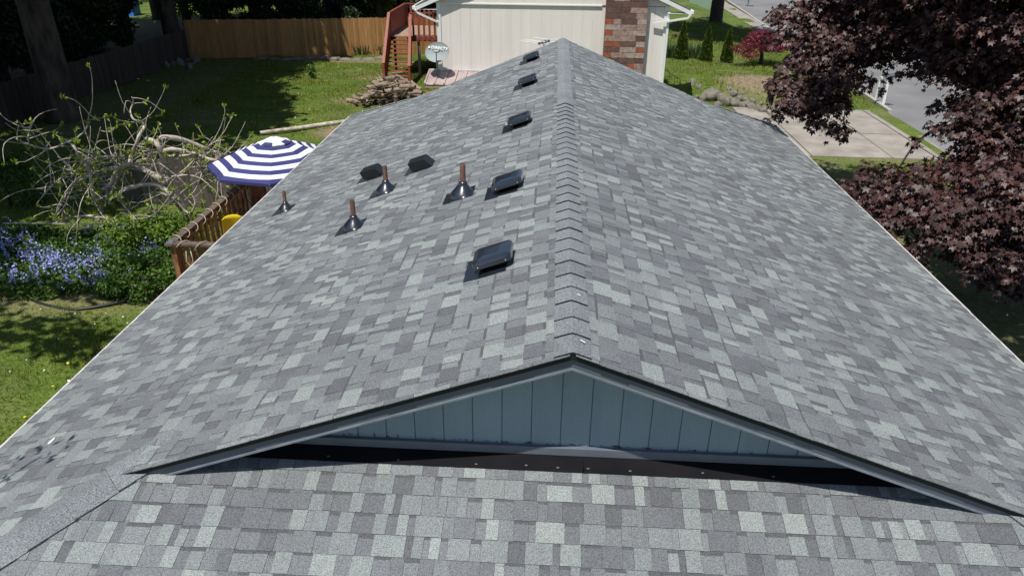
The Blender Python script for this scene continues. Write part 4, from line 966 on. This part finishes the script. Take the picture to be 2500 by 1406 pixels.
# ---------------------------------------------------------------- shade trees and background trees
def ctree(label, x, y, r, h, cz, R, H, k, n, size, m, seed, group=None, bk='bark', name='tree', cx=None):
    rr = np.random.default_rng(seed+100); c = cx or (x, y); bl = crown_blobs(rr, (c[0], c[1], cz), R, H, k)
    if seed == 5: bl += [(-12.8, 14.6, 11, 1.9, 1.7, 1.2), (-11.2, 15.6, 11, 1.5, 1.5, 1.), (-12.4, 17., 11, 1.8, 1.8, 1.2)]
    return tree(name, label, 'tree', x, y, r, h, bl, n, size, M[m], M[bk], seed, group)
ctree('huge old tree with thick furrowed trunk standing by the left fence', -17.3, 24.9, .52, 13, 12.5, 6.2, 7, 30, 15000, .6, 'dkgreen', 1, cx=(-17.6, 22.5))
ctree('tall dark trunk in the corner where the two fences meet', -19.6, 38.2, .42, 12, 12, 6.3, 6, 26, 12000, .62, 'dkgreen', 2, cx=(-18.2, 33.5))
ctree('slim dark trunk behind the left end of the cedar fence', -17.2, 43.5, .38, 12, 12, 6, 6, 26, 11000, .65, 'dkgreen', 3, cx=(-14.6, 42.5))
ctree('leafy tree beyond the left fence shading the lawn', -19.5, 15.5, .35, 10, 11, 5.9, 5, 30, 14000, .55, 'dkgreen', 5, cx=(-17.4, 14))
bl4 = [(-10.4, 9.1, 8.2, 1.6, .42, .3), (-10.2, 7.5, 8.2, 1.5, .6, .6), (-9.0, 7.2, 8.0, 1.0, .45, .5), (-12.6, 8., 8.6, 1.5, 1.1, 1), (-14, 9.5, 9, 1.6, 1.5, 1), (-14, 11.2, 9, 1.2, 1.2, 1), (-15.2, 8, 9, 1.6, 1.4, 1),
       (-12.9, 9.9, 8.6, .9, .8, .7), (-12.2, 11.6, 8.8, 1.2, .55, .5), (-10.6, 11.9, 8.8, 1.0, .4, .4), (-13.5, 13.2, 9, 1.7, .9, .8), (-9.3, 10.1, 8., .45, .35, .3), (-15.5, 12, 9, 1.5, 1.5, 1)]
tree('tree', 'tree left of the lower yard throwing dappled shade over the flower bed', 'tree', -14.6, 8.5, .28, 8, bl4, 5200, .26, M['green'], M['bark'], 4)
bl6 = [(-4.45, 3.3, 5.6, .36, .24, .16), (-4.95, 2.9, 5.7, .4, .4, .25), (-5.4, 2.3, 5.7, .4, .4, .25), (-6.2, 1.2, 5.8, .9, .9, .6), (-7.2, -.8, 6., 1.1, 1.1, .8)]
tree('tree', 'tree beside the near left corner of the roof', 'tree', -7.8, -1.2, .16, 5, bl6, 620, .10, M['green'], M['bark'], 6)
ctree('dark street tree trunk behind the small conifers', 10.5, 51.5, .42, 7, 8.6, 6.2, 4, 28, 12000, .55, 'green', 7, bk='darkbark', cx=(10.4, 44.5))
for i, (x, y, R) in enumerate(((-25, 24, 6), (-25, 36, 6.5), (-24.5, 48, 6.5), (-32, 40, 7), (-10, 52, 6), (-17, 58, 7), (-4, 58, 6.5), (-34, 28, 7))):
    ctree('tall forest tree with bare trunk deep in the shade beyond the fences', x-3, y+4, .35, 11, 12, R, 6, 24, 9000, .7, 'dkgreen', 400+i, group='tall shade trees beyond the fences', cx=(x, y))
# dense trees and shrubs beyond the fences
bgs = [(-22, 22, 1.9, 4.6, 'dense dark evergreen shrub left of the huge trunk', 'dkgreen'), (-20.5, 19, 1.6, 3.4, 'dark bush filling the left edge behind the fence', 'green'),
 (-22.5, 27.5, 2.2, 5.4, 'tall dark bush right of the huge trunk beyond the fence', 'dkgreen'), (-23.5, 32.5, 2.3, 5.2, 'dark tree beyond the middle of the left fence', 'dkgreen'),
 (-24.5, 38.5, 2.2, 4.8, 'dark tree beyond the far part of the left fence', 'green'), (-29, 44, 2.4, 3.2, 'green shrub below the blue tarp', 'green'), (-30, 31, 3.2, 7, 'black green tree in the upper left corner', 'dkgreen'),
 (-32, 38, 3.2, 7, 'large dark tree left of the blue tarp', 'dkgreen'), (-24.5, 50, 2.6, 5.5, 'leafy tree left of the corner trunk', 'green'), (-18.5, 56, 3, 6, 'shaded tree far behind the corner of the fences', 'dkgreen'),
 (-14.5, 49, 2.1, 4.6, 'dark shrub behind the cedar fence near its left end', 'dkgreen'), (-12.5, 55, 2.8, 6, 'dark tree behind the middle of the cedar fence', 'dkgreen'), (-11.4, 45.5, 1.9, 4.0, 'shaded bush just over the cedar fence', 'dkgreen'),
 (-9.9, 43.2, 1.3, 3.8, 'sunlit yellow green tree leaning over the cedar fence', 'lime'), (-7.8, 61, 4, 7, 'tall green tree beyond the pale blue house', 'green'), (-38, 58, 5, 8, 'far dark tree behind the blue tarp', 'dkgreen'), (-28, 66, 5, 8, 'far tree at the top of the left yard', 'green')]
for k in range(9): bgs.append((-20.6-.2*k-.4*(k % 2), 17.5+2.6*k, 1.9, 4.4+.6*(k % 3), 'dark leafy understory tree pressed against the shaded left fence', 'dkgreen'))
for k in range(6): bgs.append((-18.2+2.1*k, 41.6+.7*(k % 2)+.25*k, 1.7, 4.3+.5*(k % 2), 'dark leafy understory tree close behind the cedar fence', 'dkgreen'))
for k in range(7): bgs.append((-30+3.6*k, 66-1.5*(k % 2), 3.6, 6.5, 'distant dark tree closing the view behind the yards', 'dkgreen'))
for i, (x, y, R, H, lb, m_) in enumerate(bgs):
    rr = np.random.default_rng(50+i); bl = crown_blobs(rr, (x, y, H*.5), R, H*.75, 14)
    tree('shrub' if H < 4 else 'tree', lb, 'shrub' if H < 4 else 'tree', x, y, .12+.03*H, H*.8, bl, int(2600*R), .19+.015*R, M[m_], M['darkbark'], 70+i, group=('trees and shrubs beyond the fences' if i < 17 else lb.replace('tree', 'trees')))
q = MB(); q.box(-.9, .9, -.5, .5, -.3, 1.25); q.add([(-1., -.55, 1.3), (1., -.5, 1.15), (1, .5, 1.2), (-1, .5, 1.45)], [(0, 1, 2, 3)])
o = q.build('tarp', M['blueplastic'], loc=(-31.2, 54.5, 0)); tag(o, 'bright blue tarp glimpsed between the dark trees', 'tarp')

# green bushes in the flower bed
def bush(label, x, y, R, H, n, size, m_, seed, nm='shrub', group=None):
    rr = np.random.default_rng(seed); bl = crown_blobs(rr, (x, y, H*.45), R, H*.6, 9); bl = [(b[0], b[1], max(b[2], .15), b[3], b[4], b[5]) for b in bl]
    return tree(nm, label, 'shrub', x, y, .04, H*.5, bl, n, size, M[m_], M['darkbark'], seed, group)
bush('bright green shrub under the bare branches beside the deck', -8.7, 14.5, 1.2, .95, 3600, .085, 'fresh', 31)
bush('low leafy green plant right of the blue flowers by the deck corner', -7.9, 12.35, .75, .55, 2600, .065, 'green', 32)
bush('dark green hedge clump at the left edge above the blue flowers', -13.4, 16.4, 1.1, 1.6, 3600, .08, 'green', 33)
bush('grassy green mound behind the low leafy plant', -8.2, 13.1, .8, .5, 2400, .07, 'green', 34)
bush('thin young shrub growing alone in the sunny lawn', -10.9, 33., .35, .7, 260, .1, 'green', 35)
# fern-like shade plants filling the bed
def bed():
    rng = np.random.default_rng(12); n = 22000; x = rng.uniform(-14, -7.2, n); y = rng.uniform(11.6, 15.4, n); k = ((x+10.3)/3.4)**2+((y-13.3)/1.75)**2 < 1+.25*np.sin(x*3)
    x, y = x[k], y[k]; n = len(x); P = np.column_stack([x, y, gh(x, y)+rng.uniform(0, .22, n)]); R3 = rotmats(n, rng, np.array([0, 0, 1.]), .7)
    tag(scatter('ground_cover', P, R3, rng.uniform(.06, .13, n), LEAF_OVAL, M['green'], None, np.clip(rng.normal(.35, .2, n), 0, 1)), 'green leafy ground cover between the blue flowers', 'ground cover', kind='stuff')
    # bluebells: stalks of small bells
    C_ = [(-9.5, 12.8, .45, 30), (-10.1, 13.0, .4, 34), (-10.7, 13.3, .45, 30), (-11.7, 13.8, .8, 36), (-9.6, 13.9, 1.2, 36), (-12.3, 14.0, .7, 40), (-8.9, 12.3, .5, 22), (-10.7, 12.3, .6, 26), (-11.2, 12.2, .2, 12), (-8.3, 13.8, .5, 14), (-9.9, 12.3, .5, 20), (-9.1, 13.2, .3, 18)]
    SP = []
    for cx, cyy, r, m_ in C_: SP.append(np.column_stack([rng.normal(cx, r*.5, m_), rng.normal(cyy, r*.33, m_)]))
    SP = np.concatenate(SP); PP = []
    for (sx, sy) in SP:
        h = rng.uniform(.28, .48); lean = rng.normal(0, .05, 2)
        for k2 in range(9): f = .5+.5*k2/9; PP.append((sx+lean[0]*f*2+rng.normal(0, .02), sy+lean[1]*f*2+rng.normal(0, .02), h*f))
    PP = np.array(PP); n = len(PP); R3 = rotmats(n, rng, np.array([0, 0, -.4]), 1)
    tag(scatter('bluebells', PP, R3, rng.uniform(.03, .055, n), (LEAF_OVAL[0]*np.array([1, 1.5, 1]), LEAF_OVAL[1]), M['bluebell'], None, rng.random(n)), 'drift of blue violet bluebells in the shaded bed', 'bluebells', kind='stuff')
bed()
q = MB(); pts = [G(55, 722, .05), G(100, 742, .05), G(170, 755, .05), G(230, 750, .05), G(290, 738, .05), G(330, 728, .05)]; q.tube(smooth_line(pts, 4), .035, 6); tag(q.build('border_edging', M['blacktube'], smooth=True), 'curved black plastic edging between lawn and flower bed', 'edging')

# dandelions
def dand():
    rng = np.random.default_rng(17); P = []
    for (cx, cyy, sx, sy, m_) in ((-8.9, 24.9, 1.3, .35, 40), (-8.5, 9., 1.4, 2, 7), (8.6, 30.2, 1.5, .4, 14), (-8, 31, 3, 3, 25), (-10.5, 11.6, .3, .1, 3)):
        P.append(np.column_stack([rng.normal(cx, sx, m_), rng.normal(cyy, sy, m_)]))
    P = np.concatenate(P); n = len(P); P = np.column_stack([P, gh(P[:, 0], P[:, 1])+.07]); V = np.array([[math.cos(a), math.sin(a), 0] for a in np.arange(0, 6.2, 6.2832/6)])
    tag(scatter('dandelions', P, rotmats(n, rng, np.array([0, 0, 2.]), .4), rng.uniform(.016, .026, n), (V, np.array([[0, 1, 2, 3, 4, 5]])), M['yellowflower'], None, rng.random(n)), 'tiny yellow dandelions dotted over the lawns', 'dandelions', kind='stuff')
dand()
def clover():
    rng = np.random.default_rng(19); n = 420; P = np.column_stack([rng.uniform(-15, -5.5, n), rng.uniform(24, 37, n)]); k = int(n*.12); P[:k] = np.column_stack([rng.uniform(-11, -7, k), rng.uniform(7, 11.3, k)])
    P = np.column_stack([P, gh(P[:, 0], P[:, 1])+.075]); V = np.array([[math.cos(a), math.sin(a), 0] for a in np.arange(0, 6.2, 6.2832/6)])
    tag(scatter('clover_flowers', P, rotmats(n, rng, np.array([0, 0, 2.]), .4), rng.uniform(.010, .02, n), (V, np.array([[0, 1, 2, 3, 4, 5]])), M['white'], None, rng.random(n)), 'tiny white clover flowers scattered in the left lawn', 'clover flowers', kind='stuff')
clover()

# ---------------------------------------------------------------- irises by the back fence and by the conifers
def iris(label, x, y, R, h, n, seed, group):
    rng = np.random.default_rng(seed); z = float(gh(x, y)); a = rng.random(n)*6.283; r = R*np.sqrt(rng.random(n)); P = np.column_stack([np.cos(a)*r, np.sin(a)*r, np.zeros(n)])
    ax = np.column_stack([np.cos(a)*.4, np.sin(a)*.4, np.ones(n)])+rng.normal(0, .15, (n, 3)); ax /= np.linalg.norm(ax, axis=1)[:, None]; ay = np.cross(rng.normal(size=(n, 3)), ax); ay /= np.linalg.norm(ay, axis=1)[:, None]
    o = scatter('iris_clump', P, np.stack([ax, ay, np.cross(ax, ay)], 2), h*rng.uniform(.7, 1.1, n), (np.array([[0, .05, 0], [0, -.05, 0], [.6, -.05, .02], [1, 0, -.03]]), np.array([[0, 1, 2, 3]])), M['iris'], None, rng.random(n)); o.location = (x, y, z); tag(o, label, 'plant', group)
for k, (px_, py_) in enumerate(((700, 132), (745, 132), (790, 133), (855, 132), (885, 135), (915, 133), (935, 130))):
    p = G(px_, py_); iris(('shaded iris clump at the far left of the fence bed', 'wide shaded iris clump left of the middle of the fence bed', 'low iris clump in the middle of the fence bed', 'dark leafy clump where the fence turns sunny', 'sunlit iris clump in the fence bed', 'tall pale iris clump near the red stair', 'iris clump touching the red stair')[k], p.x, p.y, .45, .62, 130, 200+k, 'iris clumps along the back fence')
for k, (px_, py_, n) in enumerate(((1637, 138, 120), (1692, 138, 110))):
    p = G(px_, py_, .6); iris(('iris clump between the house corner and first conifer', 'iris clump between the first and second conifers')[k], p.x, p.y, .45, .75, n, 220+k, 'iris clumps by the conifers')
# edging stones
for k in range(11):
    px_ = 640+k*29; p = G(px_, 146+3*math.sin(k)); q = MB(); rr = random.Random(k)
    a = rr.uniform(.35, .5); q.lathe([(a*.85, -.05), (a, .03), (a*.8, .1), (a*.3, .13), (.001, .13)], 8, Matrix.Rotation(rr.random(), 4, 'Z') @ Matrix.Diagonal((1, .6, 1, 1)))
    o = q.build('flat_stone', M['rock'], loc=p); tag(o, 'flat grey edging stone in front of the fence bed', 'stone', 'flat stones edging the fence bed')

# arborvitae
for k, (x, y, h, R) in enumerate(((6.07, 36.8, 1.68, .36), (7.2, 36.5, 1.5, .36), (8.15, 36.4, 1.42, .34))):
    root = empty('conifer', (x, y, .5)); tag(root, ('tallest clipped cone conifer, nearest to the cream house', 'middle one of three cone conifers', 'smallest cone conifer, beside the crimson tree')[k], 'conifer', 'young cone conifers')
    rng = np.random.default_rng(300+k); n = 3800; z = h*rng.random(n)**1.15; r = R*(1-z/h)**.75*(.75+.25*np.sin(z*9+k)*.3+.2*rng.random(n)); r *= np.where(z < .12, .8, 1); a = rng.random(n)*6.283
    P = np.column_stack([np.cos(a)*r, np.sin(a)*r, z+.05]); ax = np.column_stack([np.cos(a)*.5, np.sin(a)*.5, np.ones(n)*.9])+rng.normal(0, .3, (n, 3)); ax /= np.linalg.norm(ax, axis=1)[:, None]; ay = np.cross(rng.normal(size=(n, 3)), ax); ay /= np.linalg.norm(ay, axis=1)[:, None]
    scatter('foliage', P, np.stack([ax, ay, np.cross(ax, ay)], 2), rng.uniform(.05, .1, n), LEAF_OVAL, M['cedarleaf'], root, np.clip(rng.normal(.5, .28, n), 0, 1)); q = MB(); q.tube([(0, 0, -.1), (0, 0, h*.85)], [.05, .01], 6); q.build('trunk', M['darkbark'], root)
# crimson japanese maple
jb = [(8.6, 35.4, 1.3, .55, .5, .22), (10.0, 35.2, 1.45, .7, .5, .26), (8.9, 35.1, 1.1, .45, .4, .2), (9.5, 35.7, 1.75, .75, .7, .32), (9.0, 35.5, 1.55, .5, .5, .28), (10.1, 35.6, 1.6, .6, .6, .3), (9.6, 35.2, 1.45, .6, .5, .28), (9.7, 36.1, 1.75, .7, .6, .3), (10.4, 35.9, 1.45, .4, .4, .24)]
tree('crimson_tree', 'small crimson laceleaf maple beside the smallest conifer', 'tree', 9.6, 35.7, .09, 1.35, jb, 7000, .085, M['jmaple'], M['darkbark'], 41, z=.45, cn='crown')

# ---------------------------------------------------------------- rocks, logs
def rock_mesh(seed):
    rng = random.Random(seed); import bmesh
    bm = bmesh.new(); bmesh.ops.create_icosphere(bm, subdivisions=3, radius=1); from mathutils import noise
    for v in bm.verts:
        d = 1+.28*noise.noise(v.co*1.1+Vector((seed*7.3, 0, 0)))+.12*noise.noise(v.co*2.9+Vector((0, seed*3.1, 0))); v.co *= d
        for a in range(3):
            nn = Vector((rng.gauss(0, 1), 0, 0)) if False else None
    me = bpy.data.meshes.new('boulder'); bm.to_mesh(me); bm.free(); me.polygons.foreach_set('use_smooth', [True]*len(me.polygons)); me.materials.append(M['rock']); return me
rmesh = [rock_mesh(i) for i in range(5)]
rocks = [(x_, y_, r_*(.92 if r_ > .3 else 1.05)) for x_, y_, r_ in [(1652, 205, .2), (1672, 205, .22), (1688, 222, .34), (1708, 226, .22), (1722, 216, .2), (1736, 234, .42), (1751, 222, .22), (1764, 240, .24), (1745, 214, .15), (1778, 232, .2), (1790, 236, .19), (1775, 247, .2), (1796, 248, .2), (1806, 240, .16), (1820, 252, .2),
         (1836, 256, .17), (1850, 262, .15), (1868, 260, .16), (1640, 215, .2), (1700, 212, .15), (1652, 190, .2), (1665, 222, .16), (1838, 244, .12), (1888, 262, .14), (1905, 262, .12), (1715, 238, .16), (1700, 236, .14), (1730, 205, .15), (1760, 205, .13), (1785, 222, .14), (1800, 228, .13), (1812, 250, .13), (1752, 250, .14), (1680, 205, .16)]+[(1640+6.2*k_, 196+1.75*k_+9*math.sin(k_*2.3), .10+.05*abs(math.sin(k_*1.7))) for k_ in range(42)]]
for k, (px_, py_, r) in enumerate(rocks):
    p = G(px_, py_, .12); big = k == 5; o = bpy.data.objects.new('boulder', rmesh[k % 5]); COL.objects.link(o); o.location = (p.x, p.y, float(gh(p.x, p.y))*.4+r*.25); o.scale = (r*1.15, r, r*.8); o.rotation_euler = (k*.7, k*1.3, k*2.1)
    tag(o, 'largest boulder in the dry stone edge below the lawn' if big else 'rounded brown grey boulder in the stone edge below the right lawn', 'boulder', None if big else 'boulders edging the raised lawn')
for k in range(16):
    rr = random.Random(k+60); px_, py_ = rr.uniform(400, 485), rr.uniform(150, 172); p = G(px_, py_); o = bpy.data.objects.new('stone', rmesh[k % 5]); COL.objects.link(o); r = rr.uniform(.1, .2); o.location = (p.x, p.y, r*.6); o.scale = (r*1.2, r, r*.8); o.rotation_euler = (k, k*2, k*3)
    tag(o, 'small grey stone in the shaded heap by the fence corner', 'stone', 'stones heaped by the fence corner')
# long fallen log
p0, p1 = Vector((-9.75, 23.6, .08)), Vector((-6.2, 25.9, .1)); q = MB(); q.tube([p0, p0.lerp(p1, .3)+Vector((.04, -.05, .01)), p0.lerp(p1, .6)+Vector((-.02, .05, 0)), p1], [.06, .075, .08, .085], 10); q.tt = .9
tag(q.build('log', M['palebark'], smooth=True), 'long pale log lying across the lawn edge', 'log')
# heap of cut logs and brush
lr = random.Random(9)
lm = []
for s in range(3):
    q = MB(); q.tt = .3+.3*s; L = 1.; q.tube([(-.5, 0, 0), (-.2, .03*s, .02), (.2, -.02, .01*s), (.5, .01, 0)], [.5, .54, .5, .46], 9); lm.append(q)
def log_piece(kind, loc_, L, r, rot):
    o = bpy.data.objects.new('cut_branch', LM[kind]); COL.objects.link(o); o.location = loc_; o.scale = (L, r*2, r*2); o.rotation_euler = rot; return o
LM = []
for q in lm: o = q.build('tmp', M['log'], smooth=True); LM.append(o.data); bpy.data.objects.remove(o)
for k in range(130):
    px_ = lr.gauss(955, 42); t = max(0, 1-abs(px_-955)/95); py_ = 262-lr.random()*16; p = G(px_, py_); z = lr.random()*1.0*t
    L = lr.uniform(.35, .9); r = lr.uniform(.03, .10); o = log_piece(k % 3, (p.x, p.y+lr.uniform(0, .9), .06+z), L, r, (lr.random()*3, lr.gauss(0, .28), lr.gauss(.2, 1.0)))
    tag(o, 'cut branch in the brown heap below the red stair', 'firewood', 'cut branches heaped below the red stair')
q = MB()
for k in range(90):
    px_ = lr.uniform(880, 1000); p = G(px_, lr.uniform(248, 268)); t = max(0, 1-abs(px_-955)/90); z = .1+1.0*t*lr.random(); d = Vector((lr.gauss(0, .3), lr.gauss(0, .3), lr.gauss(.05, .12))); q.tube([p+Vector((0, 0, z)), p+d*.5+Vector((0, 0, z+.05)), p+d+Vector((0, 0, z))], .008, 4)
tag(q.build('brushwood', M['log']), 'thin dry twigs tangled in the branch heap', 'brushwood', kind='stuff')
# iron hand rail at the house corner
hr = empty('handrail', (4.4, 30.2, 0)); tag(hr, 'thin black iron handrail by the white corner of the cream house', 'handrail')
a, b = Yp(1622, 170, 30.4), Yp(1662, 196, 29.6); o_ = Vector((4.4, 30.2, 0)); q = MB(); q.tube([a-o_, b-o_], .014, 6)
for t in (0, .33, .66, 1): p = a.lerp(b, t)-o_; q.tube([p, Vector((p.x, p.y, p.z-.78))], .011, 5)
q.tube([a-o_-Vector((0, 0, .68)), b-o_-Vector((0, 0, .68))], .01, 5); q.build('bars', M['blacktube'], hr)

# ---------------------------------------------------------------- street furniture
mbx = empty('mailbox', (13.15, 30.2, 0)); tag(mbx, 'grey mailbox on a white slanted timber post at the street edge', 'mailbox')
p0 = G(2155, 256); off = Vector((13.15, 30.2, 0)); a = Vector((p0.x, p0.y, -.05))-off
q = MB(); q.bar(a, a+Vector((.0, .05, 1.08)), .1, .1); q.bar(a+Vector((-.28, .12, .2)), a+Vector((-.26, .1, 1.05)), .06, .06); q.bar(a+Vector((-.3, .05, 1.1)), a+Vector((.42, .05, 1.1)), .12, .06); q.build('post', M['white'], mbx)
q = MB(); T = Matrix.Translation(a+Vector((.05, .05, 1.14))) @ Matrix.Rotation(R_(90), 4, 'Y')
v = []; n = 9
for xx in (-.24, .3):
    v += [Vector((xx, -.1, 0)), Vector((xx, -.1, .12))]+[Vector((xx, -.1*math.cos(math.pi*k/n), .12+.1*math.sin(math.pi*k/n))) for k in range(1, n)]+[Vector((xx, .1, .12)), Vector((xx, .1, 0))]
m_ = len(v)//2; v = [p+a+Vector((0, .05, 1.13)) for p in v]; q.add(v, [tuple(range(m_)), tuple(range(2*m_-1, m_-1, -1))]+[(k, k+m_, (k+1) % m_+m_, (k+1) % m_) for k in range(m_)]); q.build('box', M['greymetal'], mbx)
q = MB(); q.box(.2, .22, -.12, -.1, 1.2, 1.42); q.build('flag', M['redwood'], mbx)
m2 = empty('mailbox', (16.2, 66, 0)); tag(m2, 'far white newspaper and mail box at the top by the street', 'mailbox'); pf = G(1826, 14)-Vector((16.2, 66, 0))
q = MB(); q.bar(pf-Vector((0, 0, .1)), pf+Vector((0, 0, 1.1)), .1, .1); q.build('post', M['greymetal'], m2); q = MB(); q.box(pf.x-.3, pf.x+.35, pf.y-.3, pf.y+.2, 1.1, 1.5); q.build('box', M['white'], m2, bevel=.04)
q = MB(); q.box(pf.x-.2, pf.x+.25, pf.y-.32, pf.y-.305, 1.0, 1.08); q.build('slot', M['hole'], m2)
ub = empty('utility_box', (11.6, 64.5, 0)); tag(ub, 'pale green utility box on the grass at the top edge', 'utility box')
q = MB(); q.box(-.9, .9, -.5, .5, -.05, 1.0); q.build('cabinet', M['greenbox'], ub, bevel=.03); q = MB(); q.box(-.93, .93, -.53, .53, 1.0, 1.06); q.build('lid', M['greenbox'], ub, bevel=.02); q = MB(); q.box(-.35, -.2, -.52, -.505, .1, .35); q.build('vent', M['green'], ub)
bpy.context.view_layer.update()
